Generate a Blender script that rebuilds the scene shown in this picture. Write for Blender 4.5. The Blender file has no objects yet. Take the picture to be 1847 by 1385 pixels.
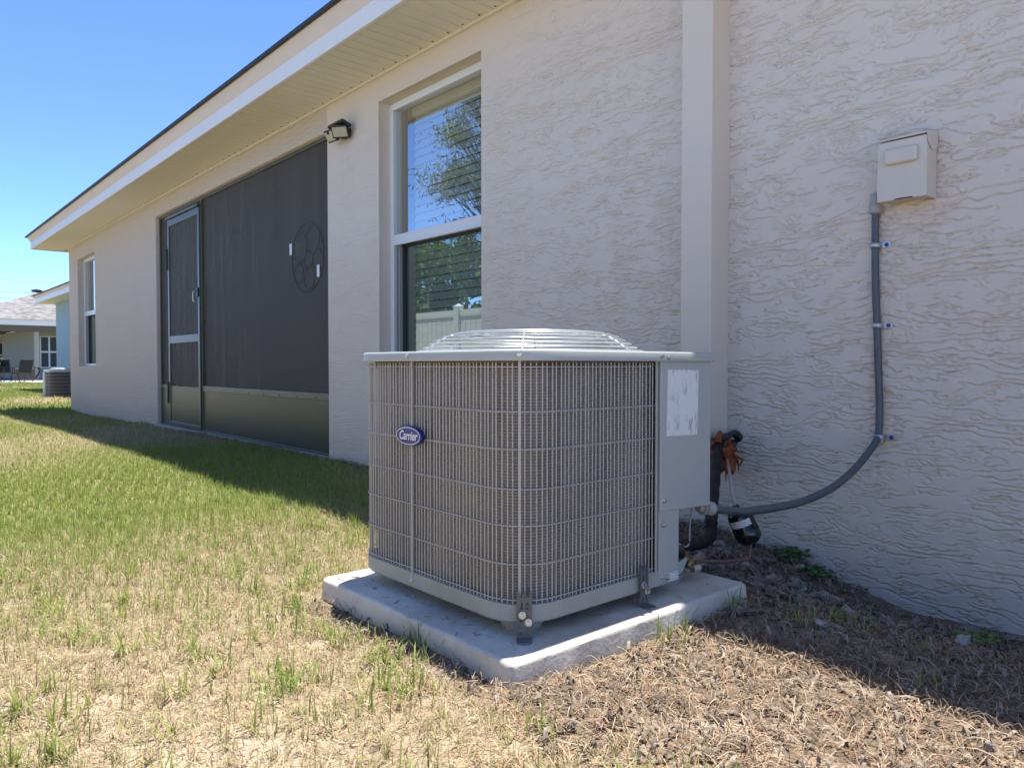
import bpy, bmesh, math, random
import numpy as np
from mathutils import Vector, Matrix

random.seed(7)
RNG = np.random.default_rng(11)
S = bpy.context.scene
COL = S.collection
R = math.radians

# ------------------------------------------------------------------ camera
cam_d = bpy.data.cameras.new('camera')
cam = bpy.data.objects.new('camera', cam_d)
COL.objects.link(cam)
YAW, PITCH = R(41.174), R(1.467)
fw = Vector((-math.cos(YAW) * math.cos(PITCH), math.sin(YAW) * math.cos(PITCH), -math.sin(PITCH)))
rt = Vector((math.sin(YAW), math.cos(YAW), 0))
up = rt.cross(fw)
m = Matrix((rt, up, -fw)).transposed().to_4x4()
m.translation = (0, 0, 0.76)
cam.matrix_world = m
cam_d.sensor_fit = 'HORIZONTAL'
cam_d.sensor_width = 36.0
cam_d.lens = 1347.4 / 1847 * 36.0
cam_d.clip_start = 0.05
cam_d.clip_end = 2000
S.camera = cam

# ------------------------------------------------------------------ sky, sun, exposure
world = bpy.data.worlds.new('World')
S.world = world
world.use_nodes = True
wn = world.node_tree
wn.nodes.clear()
sky = wn.nodes.new('ShaderNodeTexSky')
sky.sky_type = 'NISHITA'
sky.sun_disc = False
sky.sun_elevation = R(79.0)
sky.sun_rotation = R(-6)
sky.air_density = 0.40
sky.dust_density = 0.0
sky.ozone_density = 8.0
bg = wn.nodes.new('ShaderNodeBackground')
bg.inputs[1].default_value = 0.14
wo = wn.nodes.new('ShaderNodeOutputWorld')
wn.links.new(sky.outputs[0], bg.inputs[0])
wn.links.new(bg.outputs[0], wo.inputs[0])
sun_d = bpy.data.lights.new('sun', 'SUN')
sun_d.energy = 3.1
sun_d.angle = R(0.9)
sun_d.color = (1.0, 0.95, 0.86)
sun = bpy.data.objects.new('sun', sun_d)
COL.objects.link(sun)
sun.rotation_euler = Vector((-0.06, 0.188, 1.0)).to_track_quat('Z', 'Y').to_euler()
S.view_settings.view_transform = 'Standard'
S.view_settings.look = 'None'
S.view_settings.gamma = 1.0
S.view_settings.exposure = 1.7
S.view_settings.use_curve_mapping = False
S.cycles.max_bounces = 8
S.cycles.transparent_max_bounces = 16
S.cycles.caustics_reflective = False
S.cycles.caustics_refractive = False
S.cycles.sample_clamp_indirect = 6.0


# ------------------------------------------------------------------ materials
def mat(name, base, rough=0.7, metal=0.0, var=None, vscale=6.0, vamt=0.5, bump=0.0, bscale=60.0,
        bdist=0.002, spec=None, stretch=None, detail=6.0, coat=0.0):
    """Principled material; var = second colour mixed in by noise, bump = fine grain."""
    mt = bpy.data.materials.new(name)
    mt.use_nodes = True
    nt = mt.node_tree
    p = nt.nodes['Principled BSDF']
    p.inputs['Base Color'].default_value = (*base, 1)
    p.inputs['Roughness'].default_value = rough
    p.inputs['Metallic'].default_value = metal
    if spec is not None:
        p.inputs['Specular IOR Level'].default_value = spec
    if coat:
        p.inputs['Coat Weight'].default_value = coat
    tc = nt.nodes.new('ShaderNodeTexCoord')
    src = tc.outputs['Object']
    if stretch:
        mp = nt.nodes.new('ShaderNodeMapping')
        mp.inputs['Scale'].default_value = stretch
        nt.links.new(src, mp.inputs[0])
        src = mp.outputs[0]
    if var is not None:
        n = nt.nodes.new('ShaderNodeTexNoise')
        n.inputs['Scale'].default_value = vscale
        n.inputs['Detail'].default_value = detail
        n.inputs['Roughness'].default_value = 0.62
        nt.links.new(src, n.inputs['Vector'])
        r = nt.nodes.new('ShaderNodeMapRange')
        r.inputs[1].default_value = 0.35
        r.inputs[2].default_value = 0.68
        r.inputs[3].default_value = 0.0
        r.inputs[4].default_value = vamt
        nt.links.new(n.outputs[0], r.inputs[0])
        mx = nt.nodes.new('ShaderNodeMix')
        mx.data_type = 'RGBA'
        mx.inputs[6].default_value = (*base, 1)
        mx.inputs[7].default_value = (*var, 1)
        nt.links.new(r.outputs[0], mx.inputs[0])
        nt.links.new(mx.outputs[2], p.inputs['Base Color'])
        mt['mixout'] = mx.name
    if bump:
        n2 = nt.nodes.new('ShaderNodeTexNoise')
        n2.inputs['Scale'].default_value = bscale
        n2.inputs['Detail'].default_value = 5
        nt.links.new(src, n2.inputs['Vector'])
        b = nt.nodes.new('ShaderNodeBump')
        b.inputs['Strength'].default_value = bump
        b.inputs['Distance'].default_value = bdist
        nt.links.new(n2.outputs[0], b.inputs['Height'])
        nt.links.new(b.outputs[0], p.inputs['Normal'])
    return mt


def attr_mat(name, rough=0.7, spec=0.3, trans=0.0):
    """Base colour from the mesh's own colour attribute (each blade or needle has its own colour)."""
    mt = bpy.data.materials.new(name)
    mt.use_nodes = True
    nt = mt.node_tree
    p = nt.nodes['Principled BSDF']
    a = nt.nodes.new('ShaderNodeAttribute')
    a.attribute_name = 'tint'
    nt.links.new(a.outputs['Color'], p.inputs['Base Color'])
    p.inputs['Roughness'].default_value = rough
    p.inputs['Specular IOR Level'].default_value = spec
    if trans:
        t = nt.nodes.new('ShaderNodeBsdfTranslucent')
        nt.links.new(a.outputs['Color'], t.inputs[0])
        mx = nt.nodes.new('ShaderNodeMixShader')
        mx.inputs[0].default_value = trans
        nt.links.new(p.outputs[0], mx.inputs[1])
        nt.links.new(t.outputs[0], mx.inputs[2])
        nt.links.new(mx.outputs[0], nt.nodes['Material Output'].inputs[0])
    return mt


M = {}
STUCCO = (0.69, 0.61, 0.525)
M['stucco'] = mat('stucco', STUCCO, 0.9, var=(0.67, 0.585, 0.485), vscale=1.7, vamt=0.6, bump=0.35, bscale=260, bdist=0.0015, spec=0.25)
M['trim'] = mat('painted_trim', (0.71, 0.615, 0.505), 0.75, var=(0.66, 0.575, 0.475), vscale=3, vamt=0.5, bump=0.15, bscale=120, bdist=0.001, spec=0.3)
M['stucco_far'] = M['stucco'].copy()
M['fascia'] = mat('white_fascia', (0.82, 0.82, 0.80), 0.5, var=(0.74, 0.74, 0.71), vscale=2, vamt=0.5)
M['frieze'] = mat('beige_fascia', (0.70, 0.61, 0.53), 0.6, var=(0.63, 0.56, 0.48), vscale=3, vamt=0.5)
M['soffit'] = mat('beige_soffit', (0.78, 0.735, 0.61), 0.6, var=(0.72, 0.675, 0.555), vscale=2.5, vamt=0.5)
M['shingle'] = mat('roof_shingle', (0.23, 0.22, 0.21), 0.95, var=(0.13, 0.12, 0.115), vscale=14, vamt=0.8, bump=0.5, bscale=80, bdist=0.004)
M['vinyl'] = mat('white_vinyl', (0.76, 0.77, 0.76), 0.35, var=(0.70, 0.71, 0.70), vscale=4, vamt=0.4)
M['grey_vinyl'] = mat('grey_track', (0.36, 0.355, 0.34), 0.5)
M['dark_gasket'] = mat('dark_gasket', (0.03, 0.034, 0.03), 0.6)
M['bronze'] = mat('bronze_aluminium', (0.075, 0.082, 0.056), 0.32, metal=0.0, var=(0.06, 0.066, 0.05), vscale=5, vamt=0.5, spec=0.6)
M['kick'] = mat('bronze_sheet', (0.050, 0.058, 0.047), 0.30, metal=0.0, var=(0.042, 0.049, 0.041), vscale=3, vamt=0.6, spec=0.4, bump=0.05, bscale=8, bdist=0.004)
M['black'] = mat('black_plastic', (0.018, 0.018, 0.019), 0.4, var=(0.03, 0.03, 0.03), vscale=20, vamt=0.5)
M['artwire'] = mat('dull_dark_wire', (0.062, 0.06, 0.056), 0.7)
M['lens'] = mat('lamp_lens', (0.46, 0.43, 0.30), 0.25, var=(0.38, 0.35, 0.25), vscale=60, vamt=0.6)
M['steel'] = mat('galvanised_steel', (0.62, 0.63, 0.64), 0.32, metal=0.9)
M['zinc_grey'] = mat('grey_zinc', (0.55, 0.57, 0.58), 0.35, metal=0.7)
M['chrome_wire'] = mat('coated_guard_wire', (0.58, 0.60, 0.61), 0.3, metal=0.55)
M['wire'] = mat('grille_wire', (0.46, 0.45, 0.43), 0.4, metal=0.1, var=(0.36, 0.345, 0.32), vscale=9, vamt=0.5)
M['acgrey'] = mat('grey_enamel', (0.42, 0.445, 0.425), 0.36, var=(0.375, 0.395, 0.375), vscale=2.4, vamt=0.6, bump=0.06, bscale=30, bdist=0.002, spec=0.45)
M['acbase'] = mat('grey_base_enamel', (0.36, 0.385, 0.38), 0.42, var=(0.28, 0.28, 0.26), vscale=7, vamt=0.7, bump=0.05, bscale=40, bdist=0.002)
M['coil'] = mat('coil_fins', (0.185, 0.167, 0.143), 0.5, metal=0.1, var=(0.42, 0.37, 0.305), vscale=3.2, vamt=0.75, stretch=(1.6, 1.6, 0.55), bump=0.12, bscale=180, bdist=0.002)  # tan vertical streaks in the colour stand for sun shining through the coil
M['brown_board'] = mat('coil_end_brown', (0.12, 0.085, 0.06), 0.7, var=(0.2, 0.16, 0.12), vscale=10, vamt=0.7)
M['farcoil'] = mat('far_coil', (0.07, 0.068, 0.065), 0.7, var=(0.1, 0.095, 0.09), vscale=20)
M['dark'] = mat('dark_inside', (0.02, 0.02, 0.02), 0.8)
M['bracket'] = mat('dark_strap_steel', (0.15, 0.16, 0.165), 0.45, metal=0.4, var=(0.10, 0.105, 0.11), vscale=30, vamt=0.7)
M['strapfoot'] = mat('blue_grey_foot', (0.15, 0.19, 0.21), 0.45, metal=0.5)
M['badge'] = mat('blue_badge', (0.010, 0.016, 0.20), 0.28, spec=0.6)
M['badge_white'] = mat('white_lettering', (0.80, 0.80, 0.83), 0.4)
M['boxgrey'] = mat('beige_painted_steel', (0.66, 0.58, 0.48), 0.45, var=(0.60, 0.53, 0.44), vscale=9, vamt=0.6, bump=0.05, bscale=50, bdist=0.001)
M['conduit'] = mat('grey_conduit', (0.085, 0.096, 0.108), 0.42, var=(0.072, 0.082, 0.092), vscale=20, vamt=0.5)
M['fitting'] = mat('grey_pvc_fitting', (0.36, 0.35, 0.33), 0.45)
M['insul'] = mat('black_tape_insulation', (0.008, 0.008, 0.009), 0.5, var=(0.014, 0.014, 0.015), vscale=30, vamt=0.6, bump=0.35, bscale=45, bdist=0.004, spec=0.3)
M['copper'] = mat('weathered_copper', (0.30, 0.15, 0.12), 0.42, metal=0.5, var=(0.17, 0.12, 0.115), vscale=14, vamt=0.9)
M['brass'] = mat('brass', (0.40, 0.31, 0.16), 0.32, metal=0.85, var=(0.26, 0.21, 0.12), vscale=40, vamt=0.7)
M['drier'] = mat('black_enamel', (0.010, 0.010, 0.011), 0.16, spec=0.6, bump=0.05, bscale=40, bdist=0.001)
M['foam'] = mat('orange_foam', (0.34, 0.085, 0.022), 0.7, var=(0.17, 0.035, 0.012), vscale=45, vamt=0.9, bump=0.8, bscale=70, bdist=0.01)
M['cable'] = mat('pale_cable', (0.46, 0.43, 0.38), 0.6)
M['whitepipe'] = mat('pale_tube', (0.50, 0.45, 0.40), 0.6, var=(0.4, 0.35, 0.3), vscale=30, vamt=0.6)
M['concrete'] = mat('slab_concrete', (0.46, 0.455, 0.43), 0.85, var=(0.34, 0.345, 0.335), vscale=5, vamt=0.7, bump=0.25, bscale=90, bdist=0.003)
M['blind'] = mat('blind_slat', (0.80, 0.80, 0.78), 0.5)
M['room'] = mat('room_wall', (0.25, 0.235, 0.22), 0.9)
M['porchfloor'] = mat('porch_concrete', (0.38, 0.375, 0.36), 0.9, var=(0.3, 0.295, 0.28), vscale=4)
M['white'] = mat('white_paint', (0.75, 0.75, 0.74), 0.5)
M['blueh'] = mat('blue_stucco', (0.29, 0.41, 0.46), 0.9, var=(0.26, 0.375, 0.425), vscale=2, vamt=0.6, bump=0.5, bscale=30, bdist=0.01)
M['creamh'] = mat('cream_stucco', (0.74, 0.70, 0.48), 0.9, var=(0.68, 0.64, 0.44), vscale=1.5, vamt=0.6)
M['taupeh'] = mat('taupe_stucco', (0.36, 0.35, 0.29), 0.9, var=(0.3, 0.3, 0.25), vscale=1.5, vamt=0.6)
M['darkbeam'] = mat('brown_beam', (0.12, 0.11, 0.085), 0.8, var=(0.08, 0.075, 0.06), vscale=6)
M['darkglass'] = mat('dark_far_glass', (0.05, 0.06, 0.065), 0.08, spec=0.7)
M['sling'] = mat('grey_sling_fabric', (0.016, 0.016, 0.017), 0.85, var=(0.025, 0.025, 0.026), vscale=40)
M['wicker'] = mat('dark_wicker', (0.11, 0.095, 0.085), 0.8, var=(0.06, 0.052, 0.048), vscale=60, vamt=0.9, bump=0.6, bscale=90, bdist=0.01)
M['bark'] = mat('tree_bark', (0.12, 0.085, 0.06), 0.95, var=(0.06, 0.045, 0.035), vscale=9, vamt=0.9, bump=0.8, bscale=18, bdist=0.03)
M['chip'] = mat('bark_chip', (0.13, 0.10, 0.08), 0.9, var=(0.27, 0.22, 0.18), vscale=22, vamt=0.8, bump=0.6, bscale=50, bdist=0.006, stretch=(1, 3, 1))
M['chip_grey'] = mat('weathered_chip', (0.40, 0.37, 0.34), 0.9, var=(0.2, 0.175, 0.15), vscale=26, vamt=0.8, bump=0.6, bscale=50, bdist=0.006, stretch=(1, 3, 1))
M['twig'] = mat('black_twig', (0.02, 0.018, 0.016), 0.8)
M['weed'] = mat('weed_leaf', (0.07, 0.16, 0.03), 0.6, var=(0.04, 0.10, 0.025), vscale=40, vamt=0.7)
M['weed_bright'] = mat('bright_weed_leaf', (0.16, 0.30, 0.035), 0.6, var=(0.10, 0.2, 0.03), vscale=40, vamt=0.7)
M['wirecable'] = mat('power_cable', (0.03, 0.03, 0.03), 0.6)
M['blade'] = attr_mat('grass_blade', 0.55, 0.25, 0.35)
M['needle'] = attr_mat('pine_needle', 0.7, 0.25)
M['leaf'] = attr_mat('tree_leaf', 0.6, 0.25, 0.2)


def glass_mat(name, refl, tint, rough=0.0, transp_tint=None):
    """Window glass: a share mirrored, the rest let straight through."""
    mt = bpy.data.materials.new(name)
    mt.use_nodes = True
    nt = mt.node_tree
    nt.nodes.clear()
    o = nt.nodes.new('ShaderNodeOutputMaterial')
    g = nt.nodes.new('ShaderNodeBsdfGlossy')
    g.inputs['Roughness'].default_value = rough
    g.inputs['Color'].default_value = (*tint, 1)
    t = nt.nodes.new('ShaderNodeBsdfTransparent')
    t.inputs[0].default_value = (*(transp_tint or (0.72, 0.80, 0.74)), 1)
    lw = nt.nodes.new('ShaderNodeLayerWeight')
    lw.inputs[0].default_value = 0.5
    pw_ = nt.nodes.new('ShaderNodeMath')
    pw_.operation = 'POWER'
    pw_.inputs[1].default_value = 4.0
    nt.links.new(lw.outputs['Facing'], pw_.inputs[0])
    mr = nt.nodes.new('ShaderNodeMapRange')
    mr.inputs[3].default_value = refl
    mr.inputs[4].default_value = 1.0
    nt.links.new(pw_.outputs[0], mr.inputs[0])
    mx = nt.nodes.new('ShaderNodeMixShader')
    nt.links.new(mr.outputs[0], mx.inputs[0])
    nt.links.new(t.outputs[0], mx.inputs[1])
    nt.links.new(g.outputs[0], mx.inputs[2])
    nt.links.new(mx.outputs[0], o.inputs[0])
    return mt


M['glass'] = glass_mat('window_glass', 0.46, (0.97, 1.0, 1.0), 0.0, (0.80, 0.86, 0.82))
M['glass_lower'] = glass_mat('lower_window_glass', 0.40, (0.80, 0.90, 0.84), 0.01, (0.70, 0.78, 0.72))


def screen_mat(name, open_share, base):
    """Insect screen: woven dark threads with a small open share."""
    mt = bpy.data.materials.new(name)
    mt.use_nodes = True
    nt = mt.node_tree
    p = nt.nodes['Principled BSDF']
    o = nt.nodes['Material Output']
    p.inputs['Roughness'].default_value = 0.65
    p.inputs['Specular IOR Level'].default_value = 0.3
    tc = nt.nodes.new('ShaderNodeTexCoord')
    mp = nt.nodes.new('ShaderNodeMapping')
    mp.inputs['Scale'].default_value = (4.0, 1, 0.35)
    nt.links.new(tc.outputs['Object'], mp.inputs[0])
    n = nt.nodes.new('ShaderNodeTexNoise')
    n.inputs['Scale'].default_value = 2.2
    n.inputs['Detail'].default_value = 5
    nt.links.new(mp.outputs[0], n.inputs['Vector'])
    mx = nt.nodes.new('ShaderNodeMix')
    mx.data_type = 'RGBA'
    mx.inputs[6].default_value = (base[0] * 0.55, base[1] * 0.55, base[2] * 0.58, 1)
    mx.inputs[7].default_value = (base[0] * 1.5, base[1] * 1.46, base[2] * 1.36, 1)
    nt.links.new(n.outputs[0], mx.inputs[0])
    nt.links.new(mx.outputs[2], p.inputs['Base Color'])
    t = nt.nodes.new('ShaderNodeBsdfTransparent')
    ms = nt.nodes.new('ShaderNodeMixShader')
    ms.inputs[0].default_value = open_share
    nt.links.new(p.outputs[0], ms.inputs[1])
    nt.links.new(t.outputs[0], ms.inputs[2])
    nt.links.new(ms.outputs[0], o.inputs[0])
    return mt


M['screen'] = screen_mat('porch_screen_weave', 0.30, (0.098, 0.090, 0.078))


def sticker_mat():
    """White paper label with grey mildew streaks and a ragged sun-bleached top."""
    mt = mat('stained_paper_label', (0.72, 0.75, 0.74), 0.6)
    nt = mt.node_tree
    p = nt.nodes['Principled BSDF']
    tc = nt.nodes.new('ShaderNodeTexCoord')
    mp = nt.nodes.new('ShaderNodeMapping')
    mp.inputs['Scale'].default_value = (1, 9, 2.2)
    nt.links.new(tc.outputs['Object'], mp.inputs[0])
    n = nt.nodes.new('ShaderNodeTexNoise')
    n.inputs['Scale'].default_value = 9
    n.inputs['Detail'].default_value = 8
    n.inputs['Roughness'].default_value = 0.7
    nt.links.new(mp.outputs[0], n.inputs['Vector'])
    rp = nt.nodes.new('ShaderNodeValToRGB')
    rp.color_ramp.elements[0].position = 0.30
    rp.color_ramp.elements[0].color = (0.22, 0.24, 0.24, 1)
    rp.color_ramp.elements[1].position = 0.46
    rp.color_ramp.elements[1].color = (0.74, 0.77, 0.765, 1)
    nt.links.new(n.outputs[0], rp.inputs[0])
    nt.links.new(rp.outputs[0], p.inputs['Base Color'])
    return mt


M['sticker'] = sticker_mat()


def print_mat():
    """Small white label with rows of tiny dark print."""
    mt = mat('printed_label', (0.75, 0.76, 0.76), 0.5)
    nt = mt.node_tree
    p = nt.nodes['Principled BSDF']
    tc = nt.nodes.new('ShaderNodeTexCoord')
    mp = nt.nodes.new('ShaderNodeMapping')
    mp.inputs['Scale'].default_value = (260, 260, 0.01)
    nt.links.new(tc.outputs['Object'], mp.inputs[0])
    n = nt.nodes.new('ShaderNodeTexNoise')
    n.inputs['Scale'].default_value = 1.0
    n.inputs['Detail'].default_value = 2
    nt.links.new(mp.outputs[0], n.inputs['Vector'])
    w = nt.nodes.new('ShaderNodeTexWave')
    w.wave_type = 'BANDS'
    w.bands_direction = 'Z'
    w.inputs['Scale'].default_value = 42
    nt.links.new(tc.outputs['Object'], w.inputs['Vector'])
    ml = nt.nodes.new('ShaderNodeMath')
    ml.operation = 'MULTIPLY'
    nt.links.new(n.outputs[0], ml.inputs[0])
    nt.links.new(w.outputs['Fac'], ml.inputs[1])
    rp = nt.nodes.new('ShaderNodeValToRGB')
    rp.color_ramp.elements[0].position = 0.36
    rp.color_ramp.elements[0].color = (0.75, 0.76, 0.76, 1)
    rp.color_ramp.elements[1].position = 0.44
    rp.color_ramp.elements[1].color = (0.16, 0.2, 0.22, 1)
    nt.links.new(ml.outputs[0], rp.inputs[0])
    nt.links.new(rp.outputs[0], p.inputs['Base Color'])
    return mt


M['print'] = print_mat()


def pad_mat():
    """Cast concrete pad: pale, with leaf-litter dirt smears and brown water stains."""
    mt = mat('pad_concrete', (0.67, 0.64, 0.565), 0.85, var=(0.55, 0.53, 0.48), vscale=7, vamt=0.9, bump=0.5, bscale=85, bdist=0.003, detail=9)
    nt = mt.node_tree
    p = nt.nodes['Principled BSDF']
    mx = nt.nodes[mt['mixout']]
    tc = nt.nodes.new('ShaderNodeTexCoord')
    n = nt.nodes.new('ShaderNodeTexNoise')
    n.inputs['Scale'].default_value = 2.3
    n.inputs['Detail'].default_value = 7
    n.inputs['Roughness'].default_value = 0.7
    nt.links.new(tc.outputs['Object'], n.inputs['Vector'])
    r = nt.nodes.new('ShaderNodeMapRange')
    r.inputs[1].default_value = 0.46
    r.inputs[2].default_value = 0.74
    r.inputs[4].default_value = 0.8
    nt.links.new(n.outputs[0], r.inputs[0])
    m2 = nt.nodes.new('ShaderNodeMix')
    m2.data_type = 'RGBA'
    m2.inputs[7].default_value = (0.23, 0.19, 0.14, 1)
    nt.links.new(r.outputs[0], m2.inputs[0])
    nt.links.new(mx.outputs[2], m2.inputs[6])
    # pits
    v = nt.nodes.new('ShaderNodeTexVoronoi')
    v.inputs['Scale'].default_value = 34
    nt.links.new(tc.outputs['Object'], v.inputs['Vector'])
    r2 = nt.nodes.new('ShaderNodeMapRange')
    r2.inputs[1].default_value = 0.05
    r2.inputs[2].default_value = 0.11
    r2.inputs[3].default_value = 0.6
    r2.inputs[4].default_value = 0.0
    nt.links.new(v.outputs['Distance'], r2.inputs[0])
    m3 = nt.nodes.new('ShaderNodeMix')
    m3.data_type = 'RGBA'
    m3.inputs[7].default_value = (0.20, 0.20, 0.19, 1)
    nt.links.new(r2.outputs[0], m3.inputs[0])
    nt.links.new(m2.outputs[2], m3.inputs[6])
    nt.links.new(m3.outputs[2], p.inputs['Base Color'])
    return mt


M['pad'] = pad_mat()


def ground_mat():
    """Sandy soil with straw-coloured thatch, dark litter towards the bed beside the house and pale sand."""
    mt = bpy.data.materials.new('sandy_soil')
    mt.use_nodes = True
    nt = mt.node_tree
    p = nt.nodes['Principled BSDF']
    p.inputs['Roughness'].default_value = 0.95
    p.inputs['Specular IOR Level'].default_value = 0.1
    a = nt.nodes.new('ShaderNodeAttribute')
    a.attribute_name = 'tint'
    tc = nt.nodes.new('ShaderNodeTexCoord')
    prev = a.outputs['Color']
    for sc, lo, hi, amt, col in ((30, 0.45, 0.66, 0.65, (0.16, 0.11, 0.07)), (11, 0.52, 0.7, 0.6, (0.55, 0.46, 0.37)),
                                 (120, 0.5, 0.75, 0.35, (0.15, 0.11, 0.075))):
        n = nt.nodes.new('ShaderNodeTexNoise')
        n.inputs['Scale'].default_value = sc
        n.inputs['Detail'].default_value = 7
        n.inputs['Roughness'].default_value = 0.65
        nt.links.new(tc.outputs['Object'], n.inputs['Vector'])
        r = nt.nodes.new('ShaderNodeMapRange')
        r.inputs[1].default_value = lo
        r.inputs[2].default_value = hi
        r.inputs[4].default_value = amt
        nt.links.new(n.outputs[0], r.inputs[0])
        mx = nt.nodes.new('ShaderNodeMix')
        mx.data_type = 'RGBA'
        mx.inputs[7].default_value = (*col, 1)
        nt.links.new(r.outputs[0], mx.inputs[0])
        nt.links.new(prev, mx.inputs[6])
        prev = mx.outputs[2]
    nt.links.new(prev, p.inputs['Base Color'])
    n2 = nt.nodes.new('ShaderNodeTexNoise')
    n2.inputs['Scale'].default_value = 70
    n2.inputs['Detail'].default_value = 6
    nt.links.new(tc.outputs['Object'], n2.inputs['Vector'])
    b = nt.nodes.new('ShaderNodeBump')
    b.inputs['Strength'].default_value = 0.8
    b.inputs['Distance'].default_value = 0.012
    nt.links.new(n2.outputs[0], b.inputs['Height'])
    nt.links.new(b.outputs[0], p.inputs['Normal'])
    return mt


M['ground'] = ground_mat()


def shingle_far_mat():
    """Distant asphalt shingle roof: courses too far away to tell apart."""
    mt = mat('far_shingles', (0.42, 0.41, 0.39), 0.95)
    nt = mt.node_tree
    p = nt.nodes['Principled BSDF']
    tc = nt.nodes.new('ShaderNodeTexCoord')
    mp = nt.nodes.new('ShaderNodeMapping')
    mp.inputs['Scale'].default_value = (1, 1.1, 7.0)
    nt.links.new(tc.outputs['Object'], mp.inputs[0])
    n = nt.nodes.new('ShaderNodeTexNoise')
    n.inputs['Scale'].default_value = 2.6
    n.inputs['Detail'].default_value = 3
    nt.links.new(mp.outputs[0], n.inputs['Vector'])
    rp = nt.nodes.new('ShaderNodeValToRGB')
    rp.color_ramp.elements[0].position = 0.38
    rp.color_ramp.elements[0].color = (0.12, 0.116, 0.112, 1)
    rp.color_ramp.elements[1].position = 0.6
    rp.color_ramp.elements[1].color = (0.26, 0.25, 0.24, 1)
    nt.links.new(n.outputs[0], rp.inputs[0])
    nt.links.new(rp.outputs[0], p.inputs['Base Color'])
    return mt


M['farshingle'] = shingle_far_mat()


# ------------------------------------------------------------------ mesh helpers
ROOT = {}


class MB:
    """Collects shapes in world coordinates; build() links them as one mesh object."""

    def __init__(s):
        s.v = []
        s.f = []

    def add(s, vs, fs):
        o = len(s.v)
        s.v += [tuple(p) for p in vs]
        s.f += [tuple(i + o for i in q) for q in fs]
        return s

    def box(s, x0, x1, y0, y1, z0, z1):
        vs = [(x0, y0, z0), (x1, y0, z0), (x1, y1, z0), (x0, y1, z0), (x0, y0, z1), (x1, y0, z1), (x1, y1, z1), (x0, y1, z1)]
        return s.add(vs, [(0, 3, 2, 1), (4, 5, 6, 7), (0, 1, 5, 4), (1, 2, 6, 5), (2, 3, 7, 6), (3, 0, 4, 7)])

    def obox(s, c, sx, sy, sz, rot):
        """Box of half sizes sx,sy,sz about c turned by matrix rot."""
        c = Vector(c)
        vs = [c + rot @ Vector((a * sx, b * sy, d * sz)) for d in (-1, 1) for b in (-1, 1) for a in (-1, 1)]
        return s.add(vs, [(0, 2, 3, 1), (4, 5, 7, 6), (0, 1, 5, 4), (1, 3, 7, 5), (3, 2, 6, 7), (2, 0, 4, 6)])

    def tube(s, pts, r, n=10, caps=True, closed=False):
        pts = [Vector(p) for p in pts]
        k = len(pts)
        rs = r if isinstance(r, (list, tuple)) else [r] * k
        vs, fs = [], []
        prev = None
        for i, p in enumerate(pts):
            if closed:
                t = pts[(i + 1) % k] - pts[i - 1]
            else:
                t = pts[min(i + 1, k - 1)] - pts[max(i - 1, 0)]
            t.normalize()
            if prev is None:
                a = Vector((0, 0, 1)) if abs(t.z) < 0.9 else Vector((1, 0, 0))
                u = (a - t * a.dot(t)).normalized()
            else:
                u = (prev - t * prev.dot(t)).normalized()
            prev = u
            w = t.cross(u)
            for j in range(n):
                an = 2 * math.pi * j / n
                vs.append(p + (u * math.cos(an) + w * math.sin(an)) * rs[i])
        lim = k if closed else k - 1
        for i in range(lim):
            for j in range(n):
                a, b = i * n + j, i * n + (j + 1) % n
                c, d = ((i + 1) % k) * n + (j + 1) % n, ((i + 1) % k) * n + j
                fs.append((a, b, c, d))
        if caps and not closed:
            fs.append(tuple(reversed(range(n))))
            fs.append(tuple(range((k - 1) * n, k * n)))
        return s.add(vs, fs)

    def lathe(s, prof, c, axis=(0, 0, 1), n=24):
        """prof: list of (radius, height along axis)."""
        c = Vector(c)
        ax = Vector(axis).normalized()
        a = Vector((0, 0, 1)) if abs(ax.z) < 0.9 else Vector((1, 0, 0))
        u = (a - ax * a.dot(ax)).normalized()
        w = ax.cross(u)
        vs, fs = [], []
        for (r, h) in prof:
            for j in range(n):
                an = 2 * math.pi * j / n
                vs.append(c + ax * h + (u * math.cos(an) + w * math.sin(an)) * max(r, 1e-5))
        for i in range(len(prof) - 1):
            for j in range(n):
                fs.append((i * n + j, i * n + (j + 1) % n, (i + 1) * n + (j + 1) % n, (i + 1) * n + j))
        fs.append(tuple(reversed(range(n))))
        fs.append(tuple(range((len(prof) - 1) * n, len(prof) * n)))
        return s.add(vs, fs)

    def prism(s, poly, z0, z1, axis='z', d=None):
        """poly: 2-D outline; extruded along z (or along y / x)."""
        n = len(poly)

        def P(a, b, h):
            return (a, b, h) if axis == 'z' else ((a, h, b) if axis == 'y' else (h, a, b))
        vs = [P(a, b, z0) for a, b in poly] + [P(a, b, z1) for a, b in poly]
        fs = [tuple(reversed(range(n))), tuple(range(n, 2 * n))]
        fs += [(i, (i + 1) % n, n + (i + 1) % n, n + i) for i in range(n)]
        return s.add(vs, fs)

    def mesh(s, name, off=(0, 0, 0)):
        me = bpy.data.meshes.new(name)
        o = Vector(off)
        me.from_pydata([Vector(p) - o for p in s.v], [], s.f)
        me.update()
        bm = bmesh.new()
        bm.from_mesh(me)
        bmesh.ops.recalc_face_normals(bm, faces=bm.faces)
        bm.to_mesh(me)
        bm.free()
        return me

    def build(s, name, mt, parent=None, smooth=False, bevel=0.0, seg=2, origin=None):
        off = ROOT[parent.name] if parent is not None else Vector(origin or (0, 0, 0))
        me = s.mesh(name, off)
        return finish(name, me, mt, parent, smooth, bevel, seg, off if parent is None else (0, 0, 0))


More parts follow.
